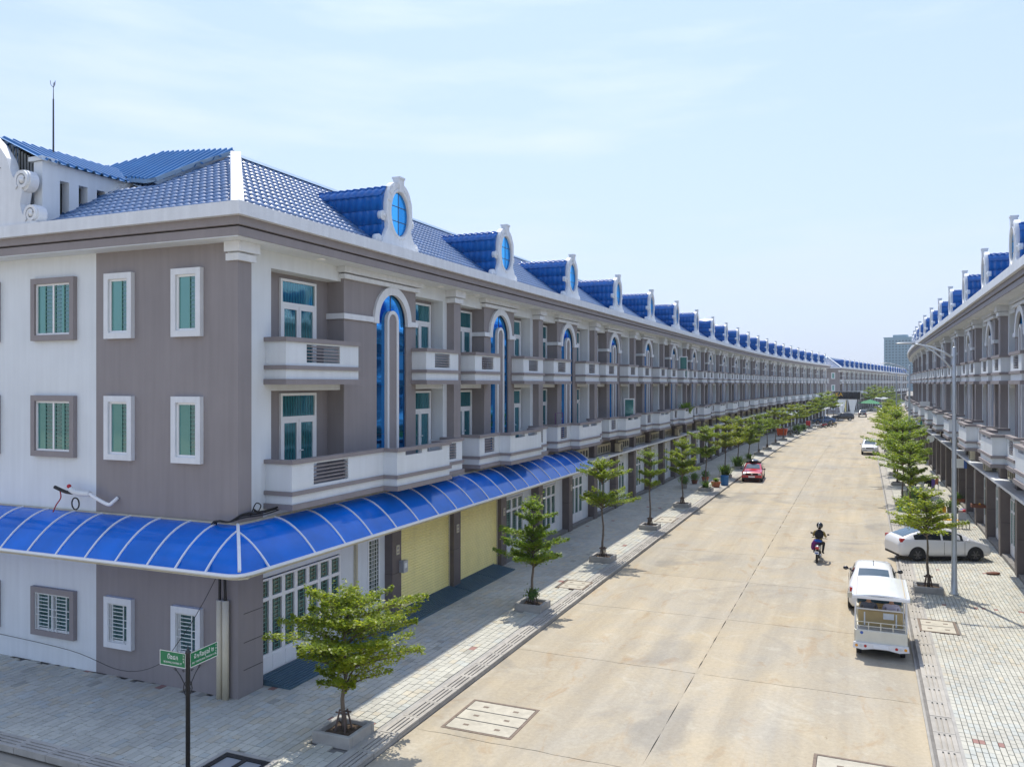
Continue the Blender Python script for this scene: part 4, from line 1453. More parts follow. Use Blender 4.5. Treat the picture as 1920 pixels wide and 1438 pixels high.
# ---------------------------------------------------------------- blue canopy round the corner house
def canopy():
    o = empty('canopy', (0, 0, 0), 0, 'blue translucent barrel canopy with white ribs wrapping round the corner house', 'canopy')
    zt, ze = 4.42, 3.55
    WX, EY = LP+.0, 16.39                       # street wall plane x, end wall plane y
    dS, dE = 1.37, 1.48
    NU = 8
    def zf(u): return zt-(zt-ze)*(u**1.9)
    def P_s(y, u): return (WX+dS*u, y, zf(u))               # along the street
    def P_e(x, u): return (x, EY-dE*u, zf(u))               # along the end wall
    def hip(u): return (WX+dS*u, EY-dE*u, zf(u))
    def panel(c0, c1, name='panel'):
        m = MB(); m.smooth = True
        V = []
        for i in range(NU+1):
            u = i/NU
            V += [c0(u), c1(u)]
        m.add(V, [(2*i, 2*i+1, 2*i+3, 2*i+2) for i in range(NU)])
        return m.build(name, M['blue_panel'], o)
    def rib(c, r=.03):
        m = MB()
        pts = [Vector(c(i/NU)) for i in range(NU+1)]
        for p in pts: p.z += .012
        m.smooth = False
        m.tube(pts, r, 4)
        return m.build('rib', M['white_metal'], o)
    def corner_clip(fn):
        return fn
    ys = [EY-.0+i*1.36 for i in range(0, 20)]
    ys = [y for y in ys if y < 42.0]+[42.0]
    # street side panels; the first one runs into the hip
    panel(lambda u: hip(u) if u < .86 else (lambda h: (h[0]-(u-.86)*.9, h[1]+(u-.86)*.9, h[2]))(hip(u)), lambda u: P_s(ys[1], u))
    for a, b in zip(ys[1:-1], ys[2:]):
        panel(lambda u, a=a: P_s(a, u), lambda u, b=b: P_s(b, u))
    for y in ys[1:]: rib(lambda u, y=y: P_s(y, u))
    xs = [WX-1.5-i*1.06 for i in range(0, 12)]
    panel(lambda u: P_e(xs[0], u), lambda u: hip(u) if u < .86 else (lambda h: (h[0]-(u-.86)*.9, h[1]+(u-.86)*.9, h[2]))(hip(u)))
    for a, b in zip(xs[:-1], xs[1:]):
        panel(lambda u, b=b: P_e(b, u), lambda u, a=a: P_e(a, u))
    for x in xs: rib(lambda u, x=x: P_e(x, u))
    rib(lambda u: hip(u*.94), .05)
    # short jack ribs that end on the hip
    def jack(c0, h0):
        m = MB(); pts = []
        for i in range(7):
            u = h0+(1-h0)*i/6
            q = Vector(c0(u)); q.z += .012; pts.append(q)
        m.tube(pts, .028, 4); m.build('rib', M['white_metal'], o)
    jack(lambda u: P_s(EY-dE*.30, u), .30); jack(lambda u: P_e(WX+dS*.25, u), .25)
    jack(lambda u: P_e(WX-.6, u), .0)
    # edge trim and gutter
    c = hip(1.0)
    edge = [P_s(42.0, 1), P_s(EY, 1)]+[(c[0]-.0, c[1]+.45, ze), (c[0]-.05, c[1]+.22, ze), (c[0]-.16, c[1]+.08, ze), (c[0]-.32, c[1]+.01, ze), (c[0]-.6, c[1], ze)]+[P_e(xs[-1], 1)]
    m = MB(); m.tube([(x, y, z-.01) for x, y, z in edge], .045, 6); m.build('edge_trim', M['white_metal'], o)
    m = MB(); m.tube([(x-.10 if i < 3 else x, y if i < 3 else y+.10, z-.10) for i, (x, y, z) in enumerate(edge)], .035, 4); m.build('edge_beam', M['cream'], o)
    # brackets
    for y in (17.2, 23.95, 28.35, 32.6, 37.3, 41.8):
        b = MB(); b.tube([(WX+.02, y, 3.35), (WX+dS-.12, y, ze-.07)], .03, 4); b.build('bracket', M['cream'], o)
    fl = MB(); fl.tube([(WX+.03, 42.0, zt+.02), (WX+.03, EY+.0, zt+.02)], .04, 4); fl.tube([(WX, EY-.03, zt+.02), (xs[-1], EY-.03, zt+.02)], .03, 4)
    fl.build('wall_flashing', M['cream'], o)
canopy()

# cables lying over the canopy at the corner, and the conduits below
def curve_obj(name, pts, r, material, parent=None, n=6):
    m = MB(); m.smooth = True
    P = [Vector(p) for p in pts]
    out = []
    for i in range(len(P)-1):
        p0, p1, p2, p3 = P[max(i-1, 0)], P[i], P[i+1], P[min(i+2, len(P)-1)]
        for k in range(6):
            t = k/6
            out.append(.5*((2*p1)+(p2-p0)*t+(2*p0-5*p1+4*p2-p3)*t*t+(3*p1-p0-3*p2+p3)*t**3))
    out.append(P[-1])
    m.tube(out, r, n)
    return m.build(name, material, parent)
cb = empty('cable_bundle', (LP, 16.4, 4.4), 0, 'bundle of black cables lying along the wall above the canopy corner', 'cables')
for k, (dx, dz) in enumerate(((.06, .10), (.12, .06), (.10, .15))):
    curve_obj('cable', [(-.62-.1*k, -.12, -.08), (-.5, -.16-.05*k, .08+dz*.3), (-.1, -.18-.03*k, .12), (dx, .1, .14+dz), (dx+.05, .8, .12+dz), (dx+.06, 2.0, .22+dz*.6), (dx+.08, 3.6, .20), (dx+.05, 6.5, .20+dz*.3), (dx, 12, .17)], .022, M['cable'], cb)
curve_obj('cable_coil', [(.1, .35, .2), (.14, .5, .5), (.12, .72, .42), (.1, .6, .26), (.12, .42, .38), (.1, .75, .2)], .015, M['cable'], cb)
cd = empty('conduit_pair', (LP-.38, 16.28, 0), 0, 'pair of cream plastic conduits with black cables against the corner house end wall', 'conduit')
for k in (0, 1):
    m = MB(); m.smooth = True; m.cyl((-.1+.19*k, 0, 0), (-.1+.19*k, 0, 2.5), .085, .085, 14); m.build('conduit', M['pvc'], cd)
    curve_obj('cable', [(-.1+.19*k, 0, 2.3), (-.1+.16*k, 0, 3.2), (-.1+.12*k, .02, 3.9)], .035, M['cable'], cd)
wr_ = empty('sagging_wire', (-14.9, 16.2, 3.6), 0, 'thin black wire sagging from the canopy down along the end wall to the left', 'wire')
curve_obj('wire', [(.15, -.05, .0), (-.3, -.35, -1.1), (-.8, -.6, -2.0), (-1.6, -.55, -2.75), (-3.2, -.25, -3.2), (-5.5, .05, -3.05), (-9.0, .1, -2.95)], .008, M['cable'], wr_, 4)
ev = empty('air_line_stub', (LP-4.15, 16.38, 4.78), 0, 'white bent pipe with taped loose wires sticking out of the end wall above canopy', 'pipe')
curve_obj('pipe', [(0, 0, .1), (-.02, -.14, .0), (-.12, -.20, -.06), (-.5, -.24, .08), (-.75, -.26, .2)], .05, M['white_metal'], ev, 8)
curve_obj('wrapped_end', [(-.75, -.26, .2), (-1.0, -.28, .2), (-1.25, -.3, .22), (-1.45, -.3, .3)], .075, M['cloth_white'], ev, 8)
curve_obj('wire', [(-1.3, -.3, .2), (-1.6, -.32, .22), (-2.0, -.35, .34)], .05, M['cable'], ev, 6)
curve_obj('wire', [(-1.8, -.34, .25), (-1.75, -.36, .05), (-1.9, -.38, -.15), (-2.0, -.4, -.35)], .018, M['cable_red'], ev, 5)
curve_obj('wire_coil', [(-1.2+.14*math.cos(a), -.34, -.08+.16*math.sin(a)) for a in [i*.7 for i in range(20)]], .02, M['cable'], ev, 5)
MB().sphere((-1.5, -.3, .38), .06, 8, 6).build('tape', M['red_plastic'], ev)
rod = empty('lightning_rod', (-22.68, 17.5, 14.9), 0, 'thin lightning rod standing on the metal roof at far left', 'lightning rod')
m = MB(); m.cyl((0, 0, -.1), (0, 0, 1.75), .028, .022, 6); m.cyl((0, 0, 1.75), (0, 0, 2.25), .014, .008, 5); m.build('mast', M['dark_metal'], rod)
m = MB()
for a in (0, 2.1, 4.2): m.tube([(0, 0, 2.1), (.07*math.cos(a), .07*math.sin(a), 2.18), (.08*math.cos(a), .08*math.sin(a), 2.3)], .008, 4)
m.build('prongs', M['dark_metal'], rod)

# dark metal ramps in front of the first gates and shutters
def ramp(y0, y1, label):
    o = empty('ramp', (LP+.05, (y0+y1)/2, 0), 0, label, 'ramp')
    L = (y1-y0)/2
    m = MB(); m.prism([(-.3, 0), (.75, 0), (.75, .03), (-.3, .17)], 'y', -L, L); m.build('plate', M['ramp_metal'], o)
    r = MB()
    for i in range(11):
        x = -.27+i*.098
        z = .17-.14*(x+.3)/1.05
        r.box(x, x+.045, -L, L, z, z+.022)
    r.build('ribs', M['ramp_metal'], o)
ramp(17.45, 20.2, 'ribbed dark blue metal ramp at the white gate next to corner pier')
ramp(20.24, 22.0, 'ribbed dark blue metal ramp, second from the corner')
ramp(22.04, 23.85, 'ribbed dark blue metal ramp just before the first yellow shutter')
ramp(23.9, 26.2, 'ribbed dark blue metal ramp at the near half of first yellow shutter')
ramp(26.24, 28.3, 'ribbed dark blue metal ramp at the far half of first yellow shutter')
ramp(28.4, 30.6, 'ribbed dark blue metal ramp at the near half of second yellow shutter')
ramp(30.64, 32.5, 'ribbed dark blue metal ramp at the far half of second yellow shutter')
# meter box and number plates on the ground floor pilasters
mb_ = empty('meter_box', (LP+.06, 24.4, 1.75), 0, 'small grey meter box on the pilaster beside first yellow shutter', 'box')
B('body', M['grey_metal'], mb_, (-.06, .12, -.14, .14, -.2, .2)); B('dial', M['white_bar'], mb_, (.12, .125, -.08, .08, -.05, .12))
for k, s_ in enumerate((24.15, 28.65, 33.15, 37.7, 42.2)):
    q = empty('notice_plate', (LP+.012, s_, 2.35), 0, 'small pale notice plate on the %s stone pilaster of the left row' % ORD[k], 'plate', 'notice plates on pilasters')
    B('plate', M['cream'], q, (-.01, .012, -.1, .1, -.16, .16)); B('print', M['grey_trim'], q, (.013, .015, -.06, .06, .02, .1), (.013, .015, -.06, .06, -.1, -.05))

# ---------------------------------------------------------------- trees
def leaf_material(name, col, col2):
    m = bpy.data.materials.new(name); m.use_nodes = True
    n = m.node_tree.nodes; l = m.node_tree.links
    p = n['Principled BSDF']; p.inputs['Roughness'].default_value = 0.42
    p.inputs['Specular IOR Level'].default_value = 0.45
    a = n.new('ShaderNodeAttribute'); a.attribute_name = 'tint'
    oi = n.new('ShaderNodeObjectInfo')
    mx = n.new('ShaderNodeMixRGB'); mx.inputs['Color1'].default_value = (*col, 1); mx.inputs['Color2'].default_value = (*col2, 1)
    ad = n.new('ShaderNodeMath'); ad.operation = 'MULTIPLY_ADD'; ad.inputs[1].default_value = 0.45; ad.inputs[2].default_value = 0
    l.new(oi.outputs['Random'], ad.inputs[0])
    ad2 = n.new('ShaderNodeMath'); ad2.operation = 'ADD'; ad2.use_clamp = True
    l.new(a.outputs['Fac'], ad2.inputs[0]); l.new(ad.outputs[0], ad2.inputs[1])
    l.new(ad2.outputs[0], mx.inputs['Fac'])
    l.new(mx.outputs['Color'], p.inputs['Base Color'])
    tr = n.new('ShaderNodeBsdfTranslucent')
    vm = n.new('ShaderNodeVectorMath'); vm.operation = 'MULTIPLY'; vm.inputs[1].default_value = (2.3, 2.1, 0.8)
    l.new(mx.outputs['Color'], vm.inputs[0]); l.new(vm.outputs['Vector'], tr.inputs['Color'])
    ms = n.new('ShaderNodeMixShader'); ms.inputs['Fac'].default_value = 0.55
    l.new(p.outputs['BSDF'], ms.inputs[1]); l.new(tr.outputs['BSDF'], ms.inputs[2])
    l.new(ms.outputs['Shader'], n['Material Output'].inputs['Surface'])
    MATS[name] = m
leaf_material('leaves', (0.11, 0.20, 0.03), (0.24, 0.275, 0.042))
leaf_material('grass_leaves', (0.06, 0.14, 0.03), (0.14, 0.22, 0.05))

def leaves_mesh(name, P, size, seed, material, flat=.45, aspect=.55):
    """leaf-sized quads at points P (n,3)"""
    r = np.random.default_rng(seed)
    n = len(P)
    up = np.stack([r.normal(0, flat, n), r.normal(0, flat, n), np.ones(n)], 1)
    up /= np.linalg.norm(up, axis=1, keepdims=True)
    a = np.stack([np.cos(t := r.random(n)*2*np.pi), np.sin(t), np.zeros(n)], 1)
    a -= up*(a*up).sum(1, keepdims=True); a /= np.linalg.norm(a, axis=1, keepdims=True)
    b = np.cross(up, a)
    sz = size*(.65+.7*r.random(n))[:, None]
    V = np.stack([P-a*sz, P-b*sz*aspect+up*sz*.15, P+a*sz, P+b*sz*aspect+up*sz*.15], 1).reshape(-1, 3)
    me = bpy.data.meshes.new(name)
    me.vertices.add(4*n); me.vertices.foreach_set('co', V.astype(np.float32).ravel())
    me.loops.add(4*n); me.loops.foreach_set('vertex_index', np.arange(4*n, dtype=np.int32))
    me.polygons.add(n); me.polygons.foreach_set('loop_start', np.arange(0, 4*n, 4, dtype=np.int32)); me.polygons.foreach_set('loop_total', np.full(n, 4, dtype=np.int32))
    at = me.attributes.new('tint', 'FLOAT', 'FACE')
    at.data.foreach_set('value', (r.random(n)**2*.65).astype(np.float32))
    me.materials.append(material)
    me.update(calc_edges=True)
    return me

def make_tree_meshes(seed, H, tiers, nleaf, lean=0.0, leaf=.052, first=1.5):
    """layered tree: a thin straight trunk, flat fans of twigs at several heights"""
    r = random.Random(seed)
    tk = MB(); tk.smooth = True
    n = 12
    pts = [(lean*(i/n)**1.3*H*.12+.035*math.sin(i*1.3+seed), .03*math.sin(i*1.1+seed*2), H*.985*i/n) for i in range(n+1)]
    def trunk_at(z):
        t = max(0, min(.999, z/(H*.985)))*n; i = int(t); f = t-i
        return Vector(pts[i]).lerp(Vector(pts[i+1]), f)
    tk.tube(pts, [.062-.052*(i/n)**.8 for i in range(n+1)], 8)
    LP_ = []
    wsum = sum(R*R for _, R, *_ in tiers)
    for ti, (z, R, asym, dirn) in enumerate(tiers):
        c = trunk_at(z)
        nl = max(6, int(6+R*4))
        a0 = r.random()*6.28
        for k in range(nl):
            a = a0+2*math.pi*k/nl+r.uniform(-.25, .25)
            L = R*r.uniform(.55, 1.15)*(1+asym*math.cos(a-dirn))
            rise = r.uniform(.04, .30)*L
            d = Vector((math.cos(a), math.sin(a), 0)); sd = Vector((-d.y, d.x, 0))
            st = c-Vector((0, 0, r.uniform(.15, .4)*min(1, R)))
            lp = []
            bend = r.uniform(-.25, .25)
            for q in range(6):
                t = q/5
                lp.append(st+d*(L*t)+sd*(bend*L*t*t)+Vector((0, 0, (rise+.25*min(1, R))*(t**.65))))
            tk.tube(lp, [.020*R**.5*(1-.85*q/5)+.003 for q in range(6)], 4)
            # leaf pads along the limb, widening then closing to a point
            nn = int(nleaf*(R*R/wsum)/nl)
            for _ in range(nn):
                t = min(1.06, .10+.96*(r.random()**.72))
                i = min(4, int(t*5)); f = t*5-i
                b = lp[i].lerp(lp[i+1], f)
                wdt = L*.25*math.sin(math.pi*min(1, .10+t*.82))*1.05
                off = r.gauss(0, .55)
                jag = .5+.5*math.sin(off*9+k*3+t*14)
                p = b+sd*(off*wdt)+d*(-abs(off)*wdt*.25)+Vector((0, 0, r.gauss(.03, .035)+.05*jag-.05*abs(off)))
                LP_.append(p)
    top = trunk_at(H*.97)
    for _ in range(int(nleaf*.03)):
        LP_.append(top+Vector((r.gauss(0, .16), r.gauss(0, .16), r.gauss(0, .14))))
    P = np.array([tuple(p) for p in LP_])
    return tk.mesh('trunk', M['bark']), leaves_mesh('crown', P, leaf, seed, M['leaves'])

TREES = [
    make_tree_meshes(1, 3.15, [(1.28, 1.0, .2, 0), (1.72, 1.5, .25, .6), (2.15, 1.65, .1, 2.2), (2.6, 1.5, .3, .2), (2.95, 1.0, .1, 3.2)], 19000, .2, .042),
    make_tree_meshes(2, 3.75, [(1.75, 1.35, .1, .2), (2.2, 1.25, .15, 1.8), (2.65, 1.0, .1, 3.0), (3.1, .8, .2, .4), (3.5, .5, .2, 4)], 13000, .1, .044),
    make_tree_meshes(3, 4.4, [(2.55, 1.45, .1, .6), (2.85, .9, .1, 2), (3.7, 1.25, .15, 0), (4.15, .85, .2, 3.1)], 10000, -.1, .045),
    make_tree_meshes(4, 4.0, [(2.3, .75, .1, .6), (2.75, .95, .25, 3.2), (3.3, .65, .1, .3), (3.75, .5, .1, 2.0)], 4200, .1, .045),
    make_tree_meshes(5, 4.3, [(2.2, 1.25, .1, .4), (2.7, 1.35, .2, 2.4), (3.3, 1.15, .1, 5.0), (3.9, .8, .15, 1)], 8500, .0, .05),
    make_tree_meshes(6, 4.6, [(2.5, 1.7, .15, .4), (3.1, 1.5, .2, 3.4), (3.8, 1.2, .1, 5.0), (4.3, .7, .15, 1)], 7500, .15),
    make_tree_meshes(7, 3.6, [(2.3, 1.6, .25, 3.1), (2.6, 1.1, .2, 3.2), (2.95, .95, .15, 3.0), (3.4, .6, .1, 1)], 5000, -.25),
]
def planter_meshes():
    rim = MB()
    a, t, h = .5, .11, .24
    for bx in ((-a, a, -a, -a+t, -.03, h), (-a, a, a-t, a, -.03, h), (-a, -a+t, -a+t, a-t, -.03, h), (a-t, a, -a+t, a-t, -.03, h)): rim.bevbox(*bx, .015)
    soil = MB(); r = random.Random(4)
    n = 6
    V = [(-a+t+(2*a-2*t)*i/n, -a+t+(2*a-2*t)*j/n, .12+r.uniform(-.02, .05)) for i in range(n+1) for j in range(n+1)]
    soil.add(V, [(i*(n+1)+j, (i+1)*(n+1)+j, (i+1)*(n+1)+j+1, i*(n+1)+j+1) for i in range(n) for j in range(n)])
    st = MB()
    st.tube([(.16, .16, 0), (.06, .06, .62)], .022, 6)
    cr_ = MB(); cr_.tube([(-.16, .07, .56), (.16, .07, .56)], .02, 5); cr_.tube([(-.16, -.07, .56), (.16, -.07, .56)], .02, 5)
    return rim.mesh('rim', M['concrete']), soil.mesh('soil', M['soil']), st.mesh('stake', M['stake_wood']), cr_.mesh('cross_tie', M['stake_wood'])
PL = planter_meshes()
def plant_tree(x, y, ti, rz, sc, label, group, plabel, pgroup, planter=True):
    t = empty('tree', (x, y, .1 if planter else 0), rz, label, 'tree', group)
    t.scale = (sc, sc, sc)
    link('trunk', TREES[ti][0], t); link('crown', TREES[ti][1], t)
    if planter:
        p = empty('tree_planter', (x, y, 0), 0, plabel, 'planter', pgroup)
        link('rim', PL[0], p); link('soil', PL[1], p); link('cross_tie', PL[3], p)
        for k in range(4):
            q = link('stake', PL[2], p); q.rotation_euler = (0, 0, k*math.pi/2)
    return t
left_trees = [(15.62, 0, .4, 1.0), (27.2, 1, 1.0, 1.0), (35.8, 2, .2, 1.0), (44.7, 3, 2.0, 1.05), (53.5, 4, .6, 1.0), (62.2, 2, 2.6, 1.05), (71.6, 5, 1.4, 1.08), (79.5, 4, 3.0, 1.1), (87.5, 1, .3, 1.15),
    (96, 5, 2.1, .95), (104, 6, 1.2, 1.15), (112.8, 2, .2, 1.05), (121.5, 5, 3.3, .95), (130, 2, 1.9, 1.05), (138, 5, .5, 1.0), (146.3, 4, 2.7, 1.0), (155, 5, 4.0, 1.0), (164, 4, 1.0, 1.2), (172, 5, 2.0, 1.3), (181, 5, 0, 1.35), (190, 4, .7, 1.3)]
for i, (s_, ti, rz, sc) in enumerate(left_trees):
    x, y, th = path(s_, -10.84)
    plant_tree(x, y, ti, rz, sc, 'layered street tree on the left pavement, %s from the near corner' % ORD[i], 'street trees on the left pavement',
        'square concrete planter with stakes on left pavement, %s from the near corner' % ORD[i], 'planters on the left pavement')
right_trees = [(35.47, 2.3, 6, .35, 1.05), (52.7, 2.5, 4, 1.0, 1.05), (60.0, 2.4, 5, 2.0, 1.15), (65.6, 3.0, 4, .1, 1.25), (71.5, 2.5, 5, 3.0, 1.25), (79, 2.5, 5, 1.1, 1.25), (88, 2.6, 4, 2.2, 1.2), (97, 2.6, 5, .2, 1.15), (106, 2.6, 4, 1.5, 1.2), (116, 2.6, 5, 2.6, 1.2), (127, 2.6, 6, .6, 1.3), (139, 2.6, 5, 1.9, 1.2), (152, 2.6, 4, .3, 1.2), (166, 2.6, 5, 1.2, 1.2)]
for i, (s_, w_, ti, rz, sc) in enumerate(right_trees):
    x, y, th = path(s_, w_)
    plant_tree(x, y, ti, rz, sc, 'layered street tree on the right pavement, %s from the near end' % ORD[i], 'street trees on the right pavement',
        'square concrete planter with stakes on right pavement, %s from the near end' % ORD[i], 'planters on the right pavement')
for i, (s_, w_, sc) in enumerate(((262, -12.5, 1.5), (276, -12.5, 1.6), (289, -12.3, 1.5), (305, -12.3, 1.5), (322, -12.3, 1.5))):
    x, y, th = path(s_, w_)
    plant_tree(x, y, 5, i*1.3, sc, 'distant street tree in front of the far block, %s beyond the side street' % ORD[i], 'trees before the distant block', '', '', planter=False)
# small weed at the second tree
# ---------------------------------------------------------------- lamp posts
def lamp_meshes():
    p = MB(); p.smooth = True
    p.lathe([(.17, 0), (.17, .04), (.12, .10), (.105, .6), (.10, .62), (.085, 3.5), (.07, 7.0), (.06, 9.35), (.03, 9.40)], n=14)
    a = MB(); a.smooth = True
    a.tube([(0, 0, 8.95), (-.4, 0, 9.22), (-.8, 0, 9.40), (-1.2, 0, 9.50), (-1.45, 0, 9.53)], [.04, .038, .034, .03, .028], 8)
    a.tube([(0, 0, 8.45), (-.35, 0, 8.9), (-.7, 0, 9.22), (-1.05, 0, 9.44)], [.03, .028, .026, .024], 8)
    h = MB(); h.smooth = True
    h.sphere((-1.68, 0, 9.56), .33, 12, 8, (1.1, .28, .11))
    return p.mesh('pole', M['galvanised']), a.mesh('arm', M['galvanised']), h.mesh('lamp_head', M['grey_metal'])
LM = lamp_meshes()
for i, (s_, w_) in enumerate(((35.3, 3.17), (69.0, 3.2), (116.5, 3.6), (150.0, 3.3), (178, 3.1))):
    x, y, th = path(s_, w_)
    o = empty('lamp_post', (x, y, 0), -th, 'tall grey street lamp with double curved arm, %s from the camera on right pavement' % ['nearest', 'second', 'third', 'fourth', 'farthest'][i], 'lamp post', 'street lamps on the right pavement')
    link('pole', LM[0], o); link('arm', LM[1], o); link('lamp_head', LM[2], o)

# ---------------------------------------------------------------- street name sign
def text_mesh(body, size, material, parent, loc, rot, name='lettering', align='CENTER', ext=.0015):
    cu = bpy.data.curves.new('lettering', 'FONT')
    cu.body = body; cu.size = size; cu.align_x = align; cu.align_y = 'CENTER'; cu.extrude = ext; cu.resolution_u = 2
    o = bpy.data.objects.new('lettering_curve', cu)
    COL.objects.link(o)
    dg = bpy.context.evaluated_depsgraph_get()
    me = bpy.data.meshes.new_from_object(o.evaluated_get(dg))
    bpy.data.objects.remove(o); 
    me.materials.clear(); me.materials.append(material)
    q = link(name, me, parent); q.location = loc; q.rotation_euler = rot
    return q
sg = empty('street_sign', (-12.37, 12.5, 0), 0, 'black street name post with two green plates and scrollwork', 'street sign')
m = MB(); m.smooth = True; m.lathe([(.045, 0), (.045, 2.62), (.055, 2.63), (.05, 2.66), (.012, 2.74), (.004, 2.80)], n=10); m.build('post', M['black_metal'], sg)
def sign_plate(ang, L, title, sub, col):
    e = empty('name_plate', (0, 0, 2.47), ang); e.parent = sg
    pl = B('green_plate', M['sign_green'], sg, (.055, .055+L, -.008, .008, -.15, .15)); pl.location = (0, 0, 2.47); pl.rotation_euler = (0, 0, ang)
    bpy.data.objects.remove(e)
    b = .012
    rim = B('border', M['sign_white'], pl, (.055, .055+L, -.0095, .0095, -.15, -.15+b), (.055, .055+L, -.0095, .0095, .15-b, .15), (.055, .055+b, -.0095, .0095, -.15+b, .15-b), (.055+L-b, .055+L, -.0095, .0095, -.15+b, .15-b))
    fl_ = ang > R_(135)
    rot = (R_(90), 0, math.pi if fl_ else 0)
    yf = .0115 if fl_ else -.0115
    xm = .055+L*.52
    text_mesh(title, .115, M['sign_white'], pl, (xm-.02, yf, .03), rot)
    text_mesh(sub, .052, M['sign_white'], pl, (xm-.02, yf, -.075), rot)
    for k, ch in enumerate(col):
        text_mesh(ch, .05, M['sign_white'], pl, (.055+(.05 if fl_ else L-.05), yf, .09-k*.058), rot)
    return pl
sign_plate(R_(180), .68, 'បឹងជក', 'BOEUNG CHORK ST', ['៦', '៣', '៥'])
sign_plate(R_(93), .80, 'មិតតឹងថ្ងៃ ២', 'MO TORTEUNG THNGAI 2 ST', ['១', '៣', '៤', '២'])
for ang in (R_(180), R_(93)):
    d = Vector((math.cos(ang), math.sin(ang), 0))
    def pt(u, z): return tuple(d*u+Vector((0, 0, z)))
    m = MB()
    m.tube([pt(.04, 1.95), pt(.10, 2.02), pt(.2, 2.16), pt(.33, 2.28)], .010, 5)
    m.tube([pt(.33+.035*math.cos(a)*(1-a/9), 2.26+.035*math.sin(a)*(1-a/9)) for a in [i*.5 for i in range(12)]], .008, 4)
    m.tube([pt(.12+.03*math.cos(a)*(1-a/9), 2.26+.03*math.sin(a)*(1-a/9)) for a in [i*.5 for i in range(12)]], .008, 4)
    m.tube([pt(.04, 2.08), pt(.10, 2.0), pt(.12, 1.9), pt(.08, 1.82), pt(.045, 1.78)], .010, 5)
    m.tube([pt(.06+.022*math.cos(a)*(1-a/9), 1.90+.022*math.sin(a)*(1-a/9)) for a in [i*.5 for i in range(12)]], .007, 4)
    m.build('scroll_bracket', M['black_metal'], sg)

# ---------------------------------------------------------------- far apartment tower
tw = empty('apartment_tower', (38.5, 994.6, 0), R_(-10), 'tall haze-tinted blue-grey apartment tower far beyond the rows', 'tower')
B('wall', M['tower_wall_hazed'], tw, (-16, 16, -12, 12, 0, 57)); B('parapet', M['tower_wall_hazed'], tw, (-16.6, 16.6, -12.6, 12.6, 57, 58.2)); B('roof_block', M['tower_wall_hazed'], tw, (-8, 6, -6, 6, 58.2, 61))
for face in range(4):
    wv = MB(); sl_ = MB()
    hx = 16 if face % 2 == 0 else 12
    hy = 12 if face % 2 == 0 else 16
    nb = int(hx*2/3.4)
    Rm = Matrix.Rotation(face*math.pi/2, 4, 'Z')
    for fl_ in range(17):
        z = 4+fl_*3.05
        for k in range(nb):
            x = -hx+1.2+k*(2*hx-2.4)/nb
            mm = Rm @ Matrix.Translation((x+1.2, -hy-.02, z+1.3))
            wv.obox(mm, 1.9, .12, 1.6)
        mm = Rm @ Matrix.Translation((0, -hy-.25, z)); sl_.obox(mm, 2*hx+.4, .7, .25)
    o = wv.build('windows', M['tower_glass'], tw); o['kind'] = 'stuff'
    sl_.build('floor_bands', M['tower_wall_hazed'], tw)['kind'] = 'stuff'
# ---------------------------------------------------------------- vehicles
def wheel_meshes(r, wd, rim_mat, spokes=6):
    ty = MB(); ty.smooth = True
    prof = [(r*.66, -wd/2), (r*.9, -wd/2), (r*.985, -wd*.40), (r, -wd*.2), (r, wd*.2), (r*.985, wd*.40), (r*.9, wd/2), (r*.66, wd/2)]
    n = 24; V = []; F = []
    for q, (rr_, y) in enumerate(prof):
        for i in range(n):
            a = 2*math.pi*i/n; V.append((rr_*math.cos(a), y, rr_*math.sin(a)))
    for q in range(len(prof)-1):
        for i in range(n):
            j = (i+1) % n; F.append((q*n+i, q*n+j, (q+1)*n+j, (q+1)*n+i))
    ty.add(V, F)
    rm = MB()
    for sgn in (-1, 1):
        y = sgn*wd*.42
        rm.cyl((0, y-.02*sgn, 0), (0, y+.015*sgn, 0), r*.17, r*.15, 12)
        for k in range(spokes):
            a = 2*math.pi*k/spokes
            mm = Matrix.Rotation(-a, 4, 'Y') @ Matrix.Translation((r*.40, y, 0))
            rm.obox(mm, r*.56, .02, r*.15)
        rm.tube([(r*.64*math.cos(2*math.pi*i/20), y, r*.64*math.sin(2*math.pi*i/20)) for i in range(20)], r*.035, 4, True)
    rm.cyl((0, -wd*.2, 0), (0, wd*.2, 0), r*.6, r*.6, 16)
    return ty.mesh('tyre', M['rubber']), rm.mesh('rim', rim_mat)
WH = {}
def add_wheel(parent, x, y, r, wd, rim='rim_silver', spokes=6):
    key = (r, wd, rim, spokes)
    if key not in WH: WH[key] = wheel_meshes(r, wd, M[rim], spokes)
    o = link('wheel', WH[key][0], parent); o.location = (x, y, r)
    link('rim', WH[key][1], o)
    return o

